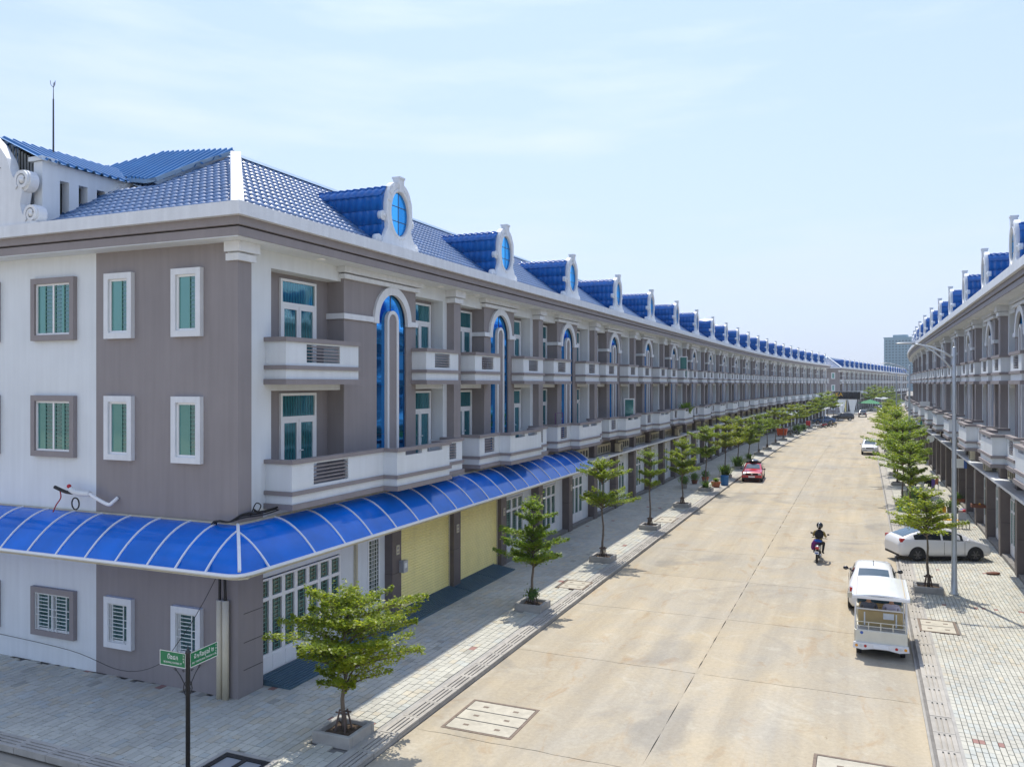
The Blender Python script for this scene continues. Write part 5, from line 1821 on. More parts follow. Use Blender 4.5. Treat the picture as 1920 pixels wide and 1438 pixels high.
def make_car(name, label, st, side, screens, paint, wheels, rim='rim_silver', lights=None, trim=None, group=None, wr=.31, mirror=None):
    """st: stations (x, zbottom, zbelt, ztop, half width, roof half width) from tail to nose"""
    root = empty(name, (0, 0, 0), 0, label, 'car', group)
    def sec(s):
        x, zb, zl, zt, w, wt = s
        h = zl-zb
        return [(x, w*.88, zb), (x, w*.985, zb+h*.18), (x, w, zb+h*.5), (x, w*.985, zb+h*.82), (x, w*.95, zl), (x, wt+(w*.95-wt)*.10, zt-(zt-zl)*.12), (x, wt*.86, zt), (x, wt*.45, zt+.012), (x, 0, zt+.018)]
    S = [sec(s) for s in st]
    K = len(S[0])
    m = MB(); m.smooth = True
    full = []
    for q in S:
        full.append(q+[(x, -y, z) for x, y, z in q[-2::-1]])
    KK = len(full[0])
    V = [p for q in full for p in q]
    F = []
    for i in range(len(S)-1):
        for k in range(KK-1):
            F.append((i*KK+k, i*KK+k+1, (i+1)*KK+k+1, (i+1)*KK+k))
        F.append((i*KK+KK-1, i*KK, (i+1)*KK, (i+1)*KK+KK-1))
    m.add(V, F)
    m.smooth = False
    m.add(full[0], [tuple(range(KK))]); m.add(full[-1], [tuple(range(KK-1, -1, -1))])
    body = m.build('body', paint, root)
    def inset(quad, f, off):
        c = sum((Vector(p) for p in quad), Vector())/len(quad)
        n = (Vector(quad[1])-Vector(quad[0])).cross(Vector(quad[-1])-Vector(quad[0]))
        if n.length < 1e-9: n = Vector((0, 0, 1))
        n.normalize()
        if n.dot(c-Vector((c.x*.5, 0, .7))) < 0: n = -n
        return [Vector(p)+(c-Vector(p)).normalized()*f+n*off for p in quad]
    # side windows, as strips that follow the body
    for (i0, i1) in side:
        for sgn in (1, -1):
            V = []
            for i in range(i0, i1+1):
                a_, c_ = Vector(S[i][4]), Vector(S[i][5])
                f0 = .10; f1 = .93
                for f in (f0, f1):
                    p = a_.lerp(c_, f)
                    V.append([p.x, sgn*(p.y+.012), p.z])
            e = .05
            for q in (0, 1): V[q][0] += e; V[-1-q][0] -= e
            n_ = i1-i0
            MB().add(V, [(2*k, 2*k+1, 2*k+3, 2*k+2) for k in range(n_)]).build('side_window', M['car_glass'], root)
    for nm, i0, i1 in screens:
        rows = []
        rg = range(i0, i1+(1 if i1 > i0 else -1), 1 if i1 > i0 else -1)
        for i in rg:
            q = S[i]; rows.append([(q[6][0], q[6][1], q[6][2]), q[7], q[8], (q[7][0], -q[7][1], q[7][2]), (q[6][0], -q[6][1], q[6][2])])
        def lerp(p, q, t): return tuple(p[k]+(q[k]-p[k])*t for k in range(3))
        f0 = [lerp(p, q, .12) for p, q in zip(rows[0], rows[1])]
        f1 = [lerp(p, q, .12) for p, q in zip(rows[-1], rows[-2])]
        rows[0], rows[-1] = f0, f1
        sx = -1 if 'rear' in nm else 1
        V = [(x+sx*.012, y*.96, z+.014) for rw in rows for x, y, z in rw]
        mm = MB(); mm.smooth = True
        mm.add(V, [(r_*5+k, r_*5+k+1, (r_+1)*5+k+1, (r_+1)*5+k) for r_ in range(len(rows)-1) for k in range(4)])
        mm.build(nm, M['wind_glass'], root)
    wmax = max(s[4] for s in st)
    for wx in wheels:
        for sgn in (-1, 1):
            arch = MB(); n = 16
            zb = st[len(st)//2][1]
            pts = [(wx+(wr+.075)*math.cos(math.pi*i/n), max(.0, wr*1.0+(wr+.065)*math.sin(math.pi*i/n))) for i in range(n+1)]
            pts = [(wx+wr+.075, zb-.02)]+pts+[(wx-wr-.075, zb-.02)]
            arch.prism(pts, 'y', sgn*(wmax-.2), sgn*(wmax+.004))
            arch.build('wheel_gap_disc', M['rubber'], root)  # dark disc on the body side; shade of the wheel gap painted in
            add_wheel(root, wx, sgn*(wmax-.085), wr, .19, rim)
    for nm, mt, boxes in (lights or []):
        for bx in boxes:
            mm = MB(); mm.bevbox(*bx, .012); mm.build(nm, M[mt], root)
    for nm, mt, boxes in (trim or []):
        B(nm, M[mt], root, *boxes)
    if mirror:
        for sgn in (-1, 1):
            mm = MB(); mm.smooth = True; mm.sphere((mirror[0], sgn*(wmax+.10), mirror[1]), .10, 10, 8, (.6, 1.0, .75)); mm.cyl((mirror[0], sgn*(wmax-.08), mirror[1]-.03), (mirror[0], sgn*(wmax+.06), mirror[1]-.02), .025, .025, 6)
            mm.build('mirror', M[mirror[2]], root)
    return root
def put(o, x, y, ang, z=ROADZ):
    """ang: direction of travel, degrees from +X"""
    o.location = (x, y, z); o.rotation_euler = (0, 0, R_(ang)); return o

hatch_st = [(-2.22, .34, .72, .74, .72, .62), (-2.16, .26, .95, .98, .80, .70), (-1.98, .24, 1.0, 1.08, .84, .68), (-1.55, .24, .98, 1.24, .86, .64), (-.95, .2, .96, 1.41, .865, .61), (-.2, .2, .93, 1.475, .865, .61), (.25, .2, .91, 1.46, .865, .60), (.75, .2, .90, 1.27, .865, .60), (1.38, .2, .90, .955, .86, .66), (1.85, .22, .78, .80, .83, .64), (2.12, .24, .60, .63, .74, .55), (2.24, .28, .48, .50, .6, .45)]
hatch = make_car('hatchback', 'white hatchback parked across the right pavement behind the lamp post', hatch_st, [(3, 5), (5, 8)], [('windscreen', 8, 6), ('rear_window', 2, 4)], M['car_white'], (-1.37, 1.36), 'rim_black',
    lights=[('tail_lamp', 'lamp_red', [(-2.17, -1.95, .66, .80, .88, 1.05), (-2.17, -1.95, -.80, -.66, .88, 1.05)]), ('headlamp', 'lamp_clear', [(1.62, 2.02, .60, .80, .62, .76), (1.62, 2.02, -.80, -.60, .62, .76)])],
    trim=[('rear_skirt', 'rubber', [(-2.2, -1.8, -.7, .7, .22, .32)]), ('sill', 'rubber', [(-.95, .95, -.85, .85, .17, .22)]), ('number_plate', 'plate', [(2.2, 2.26, -.25, .25, .36, .46)])], mirror=(.95, .98, 'car_white'))
put(hatch, 3.12, 42.42, 23, 0); hatch.scale = (.95, .97, .97)
for x in (-.12, -.95, .85):
    B('door_seam', M['dark_groove'], hatch, (x, x+.012, -.868, -.862, .3, .9), (x, x+.012, .862, .868, .3, .9))

sed_st = [(-2.2, .34, .70, .72, .70, .6), (-2.15, .26, .93, .95, .80, .66), (-1.95, .24, .98, 1.01, .84, .68), (-1.45, .24, .98, 1.06, .85, .66), (-.85, .2, .95, 1.40, .855, .58), (-.2, .2, .93, 1.46, .855, .58), (.3, .2, .92, 1.44, .855, .57), (1.12, .2, .92, .985, .855, .64), (1.75, .22, .84, .86, .83, .66), (2.1, .24, .68, .70, .76, .6), (2.2, .3, .55, .57, .68, .5)]
sed = make_car('sedan', 'white sedan parked by the right kerb just ahead of the open truck', sed_st, [(3, 5), (5, 7)], [('windscreen', 7, 6), ('rear_window', 3, 4)], M['car_white'], (-1.32, 1.32),
    lights=[('tail_lamp', 'lamp_red', [(-2.17, -1.98, .56, .80, .78, .92), (-2.17, -1.98, -.80, -.56, .78, .92)])],
    trim=[('number_plate', 'plate', [(-2.22, -2.17, -.25, .25, .55, .66)]), ('aerial', 'rubber', [(-.62, -.6, -.01, .01, 1.44, 1.62)])], mirror=(.72, 1.0, 'car_black'))
put(sed, .33, 33.6, 90.5)

old_st = [(-2.2, .36, .86, .88, .78, .72), (-2.15, .28, .93, .95, .81, .74), (-1.5, .26, .93, .97, .82, .72), (-1.2, .24, .93, 1.02, .825, .68), (-.75, .22, .92, 1.36, .825, .60), (-.1, .22, .91, 1.40, .825, .60), (.25, .22, .91, 1.38, .825, .60), (.85, .22, .90, .96, .825, .70), (1.5, .24, .86, .90, .82, .72), (2.02, .26, .80, .83, .80, .72), (2.12, .3, .74, .76, .79, .7)]
red = make_car('red_sedan', 'red boxy sedan with black roof box parked at the left kerb', old_st, [(3, 5), (5, 7)], [('windscreen', 7, 6), ('rear_window', 3, 4)], M['car_red'], (-1.3, 1.28),
    lights=[('headlamp', 'lamp_clear', [(2.1, 2.15, .50, .74, .62, .74), (2.1, 2.15, -.74, -.50, .62, .74)])],
    trim=[('grille', 'rubber', [(2.1, 2.14, -.49, .49, .61, .75)]), ('bumper', 'car_red', [(2.05, 2.22, -.80, .80, .40, .55)]), ('lower_valance', 'rubber', [(2.0, 2.15, -.78, .78, .24, .40)]), ('number_plate', 'plate', [(2.22, 2.235, -.26, .26, .42, .53)]), ('badge', 'rim_silver', [(2.14, 2.155, -.06, .06, .63, .73)])], mirror=(.70, .98, 'car_black'))
put(red, -8.55, 71.9, -87)
rb = MB(); rb.smooth = True; rb.sphere((-.25, 0, 1.58), .5, 14, 8, (1.25, .82, .26)); rb.build('roof_box', M['car_black'], red)
B('roof_bar', M['rubber'], red, (.1, .15, -.62, .62, 1.40, 1.47), (-.65, -.6, -.62, .62, 1.38, 1.47))

suv_st = [(-2.2, .45, .95, .98, .80, .70), (-2.15, .38, 1.08, 1.12, .86, .74), (-2.05, .36, 1.1, 1.45, .88, .68), (-1.6, .34, 1.1, 1.66, .89, .66), (-.6, .34, 1.08, 1.70, .89, .66), (.2, .34, 1.07, 1.68, .89, .65), (.35, .34, 1.07, 1.60, .89, .65), (1.0, .34, 1.07, 1.12, .89, .72), (1.7, .36, 1.0, 1.04, .87, .74), (2.1, .4, .90, .92, .83, .7), (2.2, .45, .78, .80, .78, .66)]
def make_suv(name, label, paint, **kw):
    return make_car(name, label, suv_st, [(3, 4), (4, 7)], [('windscreen', 7, 6), ('rear_window', 2, 3)], paint, (-1.35, 1.35), wr=.35,
        lights=[('headlamp', 'lamp_clear', [(2.08, 2.2, .50, .78, .74, .88), (2.08, 2.2, -.78, -.50, .74, .88)]), ('tail_lamp', 'lamp_red', [(-2.2, -2.1, .66, .84, .82, 1.02), (-2.2, -2.1, -.84, -.66, .82, 1.02)])],
        trim=[('grille', 'rubber', [(2.15, 2.215, -.4, .4, .72, .86)]), ('bumper', 'grey_metal', [(2.1, 2.26, -.80, .80, .45, .60)]), ('number_plate', 'plate', [(2.26, 2.275, -.25, .25, .48, .59), (-2.24, -2.2, -.25, .25, .7, .82)]), ('roof_rail', 'rim_silver', [(-1.6, .1, .60, .64, 1.70, 1.75), (-1.6, .1, -.64, -.60, 1.70, 1.75)])], mirror=(.85, 1.15, 'car_silver'), **kw)
w1 = make_suv('white_suv', 'white sport utility car driving towards the camera on the right side of road', M['car_white'])
x, y, th = path(103.6, .62); put(w1, x, y, -90-math.degrees(th))
bs = make_suv('black_suv', 'black sport utility car parked nose-in at left, beyond the motorcycles', M['car_black'])
x, y, th = path(190.5, -9.0); put(bs, x, y, 190, 0)
w2 = make_suv('white_suv', 'small distant white sport utility car facing the camera before the far block', M['car_white'])
x, y, th = path(236, -5.6); put(w2, x, y, -96)
bc = make_car('blue_car', 'blue car parked nose-in at left beside the parked motorcycles', sed_st, [(3, 5), (5, 7)], [('windscreen', 7, 6), ('rear_window', 3, 4)], M['car_blue'], (-1.32, 1.32), mirror=(.72, 1.0, 'car_black'))
x, y, th = path(176, -11.0); put(bc, x, y, 200, 0)
pk_st = [(-2.5, .5, .95, .97, .84, .80), (-2.45, .45, 1.05, 1.07, .87, .83), (-1.0, .42, 1.05, 1.08, .88, .83), (-.75, .4, 1.05, 1.62, .88, .66), (-.1, .4, 1.05, 1.70, .88, .66), (.45, .4, 1.05, 1.66, .88, .65), (1.05, .4, 1.05, 1.10, .88, .74), (1.8, .42, 1.0, 1.04, .87, .76), (2.3, .45, .88, .90, .82, .7)]
def make_pickup(name, label, paint):
    return make_car(name, label, pk_st, [(3, 5), (5, 6)], [('windscreen', 6, 5), ('rear_window', 2, 3)], paint, (-1.5, 1.5), wr=.36,
        lights=[('tail_lamp', 'lamp_red', [(-2.52, -2.45, .72, .84, .72, 1.0), (-2.52, -2.45, -.84, -.72, .72, 1.0)])],
        trim=[('tailgate', 'rubber', [(-2.515, -2.5, -.66, .66, .66, .98)]), ('number_plate', 'plate', [(-2.53, -2.515, -.2, .2, .72, .82)]), ('rear_bumper', 'rim_silver', [(-2.6, -2.45, -.82, .82, .5, .62)])], mirror=(.85, 1.2, 'car_black'))
pk = make_pickup('pickup', 'dark pickup driving away past the far end of the left row', M['car_black'])
x, y, th = path(216.5, -8.0); put(pk, x, y, 88)
pk2 = make_pickup('pickup', 'grey green pickup parked across the right pavement far down the row', M['car_green'])
x, y, th = path(158, 3.6); put(pk2, x, y, 15, 0)
for k, (s_, w_, a_, mt, lab) in enumerate(((262, -10.5, 190, 'car_white', 'white car parked under the green tent before far block'), (268, -10.0, 185, 'car_blue', 'dark blue car parked beside the white one before far block'), (300, .8, -95, 'car_silver', 'silver car far down the road near the right row end'))):
    c_ = make_car('parked_car', lab, sed_st, [(3, 5), (5, 7)], [('windscreen', 7, 6), ('rear_window', 3, 4)], M[mt], (-1.32, 1.32))
    x, y, th = path(s_, w_); put(c_, x, y, a_, -.1)

# ---------------------------------------------------------------- people
def person(name, label, joints, edges, mats, cat='person'):
    """joints: name -> (x,y,z,r); edges: (a,b,material index). One skinned surface, materials by nearest limb."""
    names = list(joints)
    idx = {n: i for i, n in enumerate(names)}
    me = bpy.data.meshes.new(name+'_skeleton')
    me.from_pydata([joints[n][:3] for n in names], [(idx[a], idx[b]) for a, b, _ in edges], [])
    o = bpy.data.objects.new(name+'_skeleton', me); COL.objects.link(o)
    sk = o.modifiers.new('skin', 'SKIN'); sk.use_smooth_shade = True
    for i, n in enumerate(names):
        r = joints[n][3]
        r = r if isinstance(r, tuple) else (r, r)
        me.skin_vertices[0].data[i].radius = r
        me.skin_vertices[0].data[i].use_root = (n == 'pelvis')
    sb = o.modifiers.new('sub', 'SUBSURF'); sb.levels = 2; sb.render_levels = 2
    dg = bpy.context.evaluated_depsgraph_get()
    out = bpy.data.meshes.new_from_object(o.evaluated_get(dg))
    bpy.data.objects.remove(o); bpy.data.meshes.remove(me)
    out.name = name
    out.materials.clear()
    for m_ in mats: out.materials.append(M[m_])
    segs = [(Vector(joints[a][:3]), Vector(joints[b][:3]), mi) for a, b, mi in edges]
    for p in out.polygons:
        c = p.center; best = 1e9; bm = 0
        for a, b, mi in segs:
            ab = b-a; t = max(0, min(1, (c-a).dot(ab)/max(1e-9, ab.dot(ab))))
            d = (a+ab*t-c).length
            if d < best: best, bm = d, mi
        p.material_index = bm; p.use_smooth = True
    ob = link(name, out)
    return tag(ob, label, cat)
def hand(j, e, side, wrist, d, mi, r=.011):
    """palm and five short bent fingers from wrist along direction d"""
    w = Vector(wrist); d = Vector(d).normalized(); sd = d.cross(Vector((0, 0, 1))).normalized()
    j['palm'+side] = (*(w+d*.05), .030); e.append(('wrist'+side, 'palm'+side, mi))
    for k in range(4):
        base = w+d*.085+sd*(.026*(k-1.5)); L = (.06, .07, .066, .05)[k]
        j['k%d%s' % (k, side)] = (*base, r); j['m%d%s' % (k, side)] = (*(base+d*L*.6-Vector((0, 0, .015))), r*.9); j['t%d%s' % (k, side)] = (*(base+d*L*.8-Vector((0, 0, .045))), r*.8)
        e += [('palm'+side, 'k%d%s' % (k, side), mi), ('k%d%s' % (k, side), 'm%d%s' % (k, side), mi), ('m%d%s' % (k, side), 't%d%s' % (k, side), mi)]
    tb = w+d*.04-sd*.04
    j['th'+side] = (*tb, r); j['tt'+side] = (*(tb+d*.04-sd*.012-Vector((0, 0, .02))), r*.85)
    e += [('palm'+side, 'th'+side, mi), ('th'+side, 'tt'+side, mi)]

def seated(name, label, mats, lean=.05, ride=False, hz=.80, turn=0.0):
    """seated figure facing +Y, hips at height hz; mats: skin, shirt, trousers, shoes"""
    j, e = {}, []
    j['pelvis'] = (0, 0, hz, (.15, .13)); j['waist'] = (0, lean*.4, hz+.17, (.14, .11)); j['chest'] = (0, lean*1.0, hz+.38, (.165, .12)); j['neckbase'] = (0, lean*1.4, hz+.53, (.085, .075))
    j['neck'] = (0, lean*1.5, hz+.60, .052); j['head0'] = (0, lean*1.55+.01, hz+.67, (.075, .085)); j['head1'] = (turn*.02, lean*1.55+.015, hz+.76, (.082, .098)); j['head2'] = (turn*.02, lean*1.5, hz+.83, (.06, .075))
    j['nose'] = (turn*.03, lean*1.55+.115, hz+.72, .014)
    e += [('pelvis', 'waist', 1), ('waist', 'chest', 1), ('chest', 'neckbase', 1), ('neckbase', 'neck', 0), ('neck', 'head0', 0), ('head0', 'head1', 0), ('head1', 'head2', 4), ('head0', 'nose', 0)]
    for sgn, sd in ((-1, 'L'), (1, 'R')):
        j['sh'+sd] = (sgn*.19, lean*1.1, hz+.49, .062)
        if ride:
            j['el'+sd] = (sgn*.26, lean+.16, hz+.27, .048); j['wrist'+sd] = (sgn*.25, lean+.42, hz+.22, .032)
            dh = (0, 1, 0)
        else:
            j['el'+sd] = (sgn*.24, lean+.06, hz+.22, .045); j['wrist'+sd] = (sgn*.13, lean+.28, hz+.14, .030)
            dh = (-sgn*.3, 1, 0)
        e += [('chest', 'sh'+sd, 1), ('sh'+sd, 'el'+sd, 1), ('el'+sd, 'wrist'+sd, 0 if not ride else 1)]
        hand(j, e, sd, j['wrist'+sd][:3], dh, 0)
        kx = .20 if ride else .12
        j['hip'+sd] = (sgn*.10, .02, hz-.02, .105); j['knee'+sd] = (sgn*kx, .42, hz-.0 if not ride else hz-.06, .070); j['ankle'+sd] = (sgn*(kx-.02), .40 if not ride else .22, hz-.42 if not ride else hz-.48, .045); j['toe'+sd] = (sgn*(kx+.02), .58 if not ride else .42, hz-.47 if not ride else hz-.54, .035)
        e += [('pelvis', 'hip'+sd, 2), ('hip'+sd, 'knee'+sd, 2), ('knee'+sd, 'ankle'+sd, 2), ('ankle'+sd, 'toe'+sd, 3)]
    return person(name, label, j, e, mats)

# ---------------------------------------------------------------- open passenger truck
tk = empty('open_truck', (.47, 28.0, ROADZ), 0, 'small open cream passenger truck with white roof parked at the right kerb', 'truck')
B('chassis', M['rubber'], tk, (-.55, .55, -1.3, 1.3, .22, .38))
m = MB(); m.bevbox(-.72, .72, -1.42, 1.0, .38, .55, .03); m.build('floor', M['truck_cream'], tk)
m = MB(); m.bevbox(-.70, .70, -1.5, -1.42, .46, .82, .02); m.build('tailboard', M['truck_cream'], tk)
B('side_panel', M['truck_cream'], tk, (-.72, -.68, -1.42, -.62, .55, .80)); B('side_panel', M['truck_cream'], tk, (.68, .72, -1.42, -.62, .55, .80))
B('cargo_bed', M['grey_metal'], tk, (-.68, .68, -1.41, -.62, .70, .73))
bp_ = MB(); bp_.prism([(-.76, .30), (-.74, .46), (.74, .46), (.76, .30), (.5, .26), (.2, .31), (-.2, .31), (-.5, .26)], 'y', -1.58, -1.48); bp_.build('bumper', M['car_white'], tk)
for sgn in (-1, 1):
    for x, mt in ((.66, 'lamp_amber'), (.54, 'lamp_clear'), (.42, 'lamp_red')):
        q = MB(); q.cyl((sgn*x, -1.585, .375), (sgn*x, -1.60, .375), .042, .038, 14); q.build('tail_lamp', M[mt], tk)
B('number_plate', M['plate'], tk, (-.2, .2, -1.595, -1.583, .33, .43))
q = MB(); q.cyl((-.52, -1.502, .74), (-.52, -1.507, .74), .045, .045, 12); q.build('badge', M['plate_blue'], tk)
for sgn in (-1, 1):
    for yy in (-1.02, 1.05):
        w_ = add_wheel(tk, sgn*.60, yy, .25, .14, 'rim_silver', 5); w_.rotation_euler = (0, 0, R_(90))
        fd = MB(); fd.prism([(yy+.33*math.cos(math.pi*i/10), .26+.31*math.sin(math.pi*i/10)) for i in range(11)], 'x', sgn*.55, sgn*.72); fd.build('mudguard', M['truck_cream'], tk)
for sgn in (-1, 1):
    for yy in (-1.30, -.62, .95):
        m = MB(); m.tube([(sgn*.70, yy, .5), (sgn*.70, yy, 1.0), (sgn*.69, yy, 1.80)], .020, 6); m.build('post', M['car_white'], tk)
rf = MB(); rf.smooth = False
N = 10; V = []; F = []
for i in range(N+1):
    x = -.76+1.52*i/N; z = 1.80+.06*(1-(x/.76)**2)
    V += [(x, -1.36, z), (x, 1.28, z), (x, -1.36, z-.045), (x, 1.28, z-.045)]
for i in range(N):
    a, b = 4*i, 4*i+4
    F += [(a, a+1, b+1, b), (a+2, b+2, b+3, a+3), (a, b, b+2, a+2), (a+1, a+3, b+3, b+1)]
rf.add(V, F); rf.build('roof', M['car_white'], tk)
B('roof_edge', M['car_white'], tk, (-.78, .78, -1.40, -1.36, 1.72, 1.80), (-.78, -.74, -1.36, 1.30, 1.74, 1.82), (.74, .78, -1.36, 1.30, 1.74, 1.82), (-.78, .78, 1.28, 1.32, 1.72, 1.80))
B('roof_strip', M['seat_tan'], tk, (-.665, -.65, -1.3, 1.2, 1.822, 1.828), (.65, .665, -1.3, 1.2, 1.822, 1.828))
m = MB(); m.bevbox(-.62, .62, -.66, -.58, .74, 1.22, .03); m.build('seat_back', M['seat_tan'], tk)
B('seat_bar', M['car_white'], tk, (-.66, .66, -.69, -.62, 1.225, 1.26)); B('seat_strap', M['white_bar'], tk, (-.46, -.42, -.69, -.662, .76, 1.15)); B('seat_strap', M['white_bar'], tk, (.42, .46, -.69, -.662, .76, 1.15))
B('notice', M['cloth_white'], tk, (.08, .38, -.672, -.664, .98, 1.16))
m = MB(); m.bevbox(-.60, .60, -.56, -.12, .68, .80, .03); m.build('seat_cushion', M['seat_tan'], tk)
m = MB(); m.bevbox(-.60, .60, .32, .40, .74, 1.20, .03); m.build('front_seat_back', M['seat_tan'], tk)
m = MB(); m.bevbox(-.60, .60, .40, .8, .68, .80, .03); m.build('front_seat', M['seat_tan'], tk)
B('windscreen', M['wind_glass'], tk, (-.66, .66, 1.22, 1.24, .95, 1.72)); m = MB(); m.bevbox(-.70, .70, 1.0, 1.5, .40, .95, .05); m.build('cab_front', M['truck_cream'], tk)
for z in (.93, 1.05): 
    m = MB(); m.tube([(-.66, -.72, z), (-.66, -1.44, z), (.66, -1.44, z), (.66, -.72, z)], .012, 5); m.build('rack_rail', M['truck_cream'], tk)
for x in (-.66, -.33, 0, .33, .66):
    m = MB(); m.tube([(x, -1.44, .72), (x, -1.44, 1.05)], .014, 5); m.build('rack_post', M['truck_cream'], tk)
for sgn in (-1, 1):
    m = MB(); m.tube([(sgn*.70, 1.1, 1.2), (sgn*.86, 1.05, 1.25)], .012, 5); m.cbox(sgn*.88, 1.03, 1.22, .15, .03, .17); m.build('mirror', M['truck_cream'], tk)
pA = seated('person', 'person in dark grey shirt sitting on the left of truck bench, seen from behind', ['skin', 'cloth_grey', 'cloth_black', 'rubber', 'cloth_black'], hz=.78); pA.location = (.15, 27.64, ROADZ+.06)
pB = seated('person', 'person in pale lilac shirt sitting on the right of truck bench, seen from behind', ['skin', 'cloth_lilac', 'cloth_black', 'rubber', 'cloth_black'], hz=.78, lean=.03); pB.location = (.79, 27.66, ROADZ+.06)

# ---------------------------------------------------------------- motorcycles
def make_moto(name, label, paint, seat='rubber', box=True):
    o = empty(name, (0, 0, 0), 0, label, 'motorcycle', 'motorcycles')
    r = .285
    for yy in (-.62, .62):
        m = MB(); m.smooth = True
        m.tube([(0, yy+r*.86*math.cos(2*math.pi*i/22), r+r*.86*math.sin(2*math.pi*i/22)) for i in range(22)], r*.15, 6, True)
        wl2 = m.build('wheel', M['rubber'], o)
        rm = MB(); rm.cyl((-.035, yy, r), (.035, yy, r), .06, .06, 10)
        for k in range(5):
            a = k*2*math.pi/5; rm.tube([(0, yy+.05*math.cos(a), r+.05*math.sin(a)), (0, yy+r*.8*math.cos(a), r+r*.8*math.sin(a))], .014, 4)
        rm.build('rim', M['rim_black'], wl2)
    b = MB(); b.smooth = True
    b.tube([(0, -.80, .72), (0, -.55, .70), (0, -.25, .60), (0, .05, .48), (0, .25, .50), (0, .40, .70), (0, .46, .90)], [.06, .11, .13, .12, .11, .10, .06], 8)
    b.build('body', M[paint], o)
    m = MB(); m.smooth = True; m.sphere((0, -.28, .77), .4, 12, 8, (.30, .95, .13)); m.build('seat', M[seat], o)
    m = MB(); m.smooth = True; m.sphere((0, -.1, .36), .2, 10, 8, (.7, 1.2, .8)); m.build('engine', M['dark_metal'], o)
    m = MB(); m.tube([(0, -.62, .55), (0, -.80, .56), (0, -.93, .42)], [.06, .07, .05], 6); m.build('rear_mudguard', M['rubber'], o)
    m = MB(); m.tube([(0, .38, .62), (0, .62, .62), (0, .84, .50)], [.07, .075, .05], 6); m.build('front_mudguard', M[paint], o)
    m = MB(); m.tube([(-.06, .62, r), (-.06, .44, .86)], .022, 6); m.tube([(.06, .62, r), (.06, .44, .86)], .022, 6); m.build('fork', M['rim_silver'], o)
    m = MB(); m.tube([(-.33, .26, .98), (-.2, .36, .96), (0, .42, .94), (.2, .36, .96), (.33, .26, .98)], .016, 6); m.build('handlebar', M['rubber'], o)
    for sgn in (-1, 1):
        m = MB(); m.tube([(sgn*.24, .34, .97), (sgn*.33, .34, 1.12)], .008, 4); m.smooth = True; m.sphere((sgn*.36, .34, 1.16), .06, 10, 6, (1, .4, .65)); m.build('mirror', M['rubber'], o)
    m = MB(); m.bevbox(-.07, .07, -.90, -.80, .66, .76, .02); m.build('tail_lamp', M['lamp_red'], o)
    B('number_plate', M['plate'], o, (-.095, .095, -.955, -.945, .44, .58)); B('plate_bar', M['plate_blue'], o, (-.07, .07, -.958, -.9555, .48, .53))
    m = MB(); m.smooth = True; m.tube([(.1, -.1, .28), (.14, -.45, .30), (.15, -.80, .40)], [.03, .05, .055], 8); m.build('exhaust', M['grey_metal'], o)
    m = MB(); m.tube([(-.16, -.05, .3), (.16, -.05, .3)], .014, 5); m.build('footrest', M['dark_metal'], o)
    return o
mt0 = make_moto('motorcycle', 'motorcycle ridden away up the road by a person in dark helmet', 'car_silver')
mt0.location = (-1.93, 40.3, ROADZ); mt0.rotation_euler = (0, R_(3), R_(-2))
rd = seated('person', 'person in olive top and purple skirt riding a motorcycle, wearing black helmet', ['skin', 'cloth_olive', 'cloth_black', 'rubber', 'car_black'], lean=.06, ride=True, hz=.86)
rd.location = (-1.93, 40.05, ROADZ); rd.rotation_euler = (0, R_(3), R_(-2))
hm = MB(); hm.smooth = True; hm.sphere((0, .095, 1.62), .145, 16, 12, (1, 1.12, 1.05)); h_ = hm.build('helmet', M['car_black'], rd)
B('helmet_stripe', M['rim_silver'], h_, (-.05, -.02, -.08, -.055, 1.56, 1.72))
vt = MB(); vt.smooth = True; vt.sphere((0, .02, 1.22), .21, 14, 10, (.95, .66, 1.15)); vt.build('vest', M['cloth_black'], rd)
sk_ = MB(); sk_.smooth = True
sk_.tube([(.04, -.02, .92), (-.12, .0, .88), (-.20, .06, .74), (-.23, .10, .58), (-.22, .12, .48)], [.13, .14, .12, .10, .07], 10); sk_.build('skirt', M['cloth_purple'], rd)
sh_ = MB(); sh_.smooth = True; sh_.sphere((-.02, -.05, .94), .16, 12, 8, (1.15, .8, .5)); sh_.build('wrap', M['cloth_blue'], rd)
parked = [(158.5, -6.9, 200, 'car_white', 'white and red motorcycle parked at left kerb, nearest of the row'), (159.4, -6.2, 195, 'car_red', 'red motorcycle parked second in the row at left kerb'), (162.5, -5.6, 205, 'car_black', 'black motorcycle parked third in the row at left kerb'), (164.5, -5.1, 200, 'cloth_olive', 'brown motorcycle parked last in the row at left kerb'), (134.0, -8.2, 20, 'car_black', 'dark motorcycle standing between potted plants on left pavement')]
for s_, w_, a_, pt_, lab in parked:
    o = make_moto('motorcycle', lab, pt_)
    x, y, th = path(s_, w_-3.0 if s_ > 150 else -10.9); put(o, x, y, a_-90, ROADZ if s_ > 150 else 0)

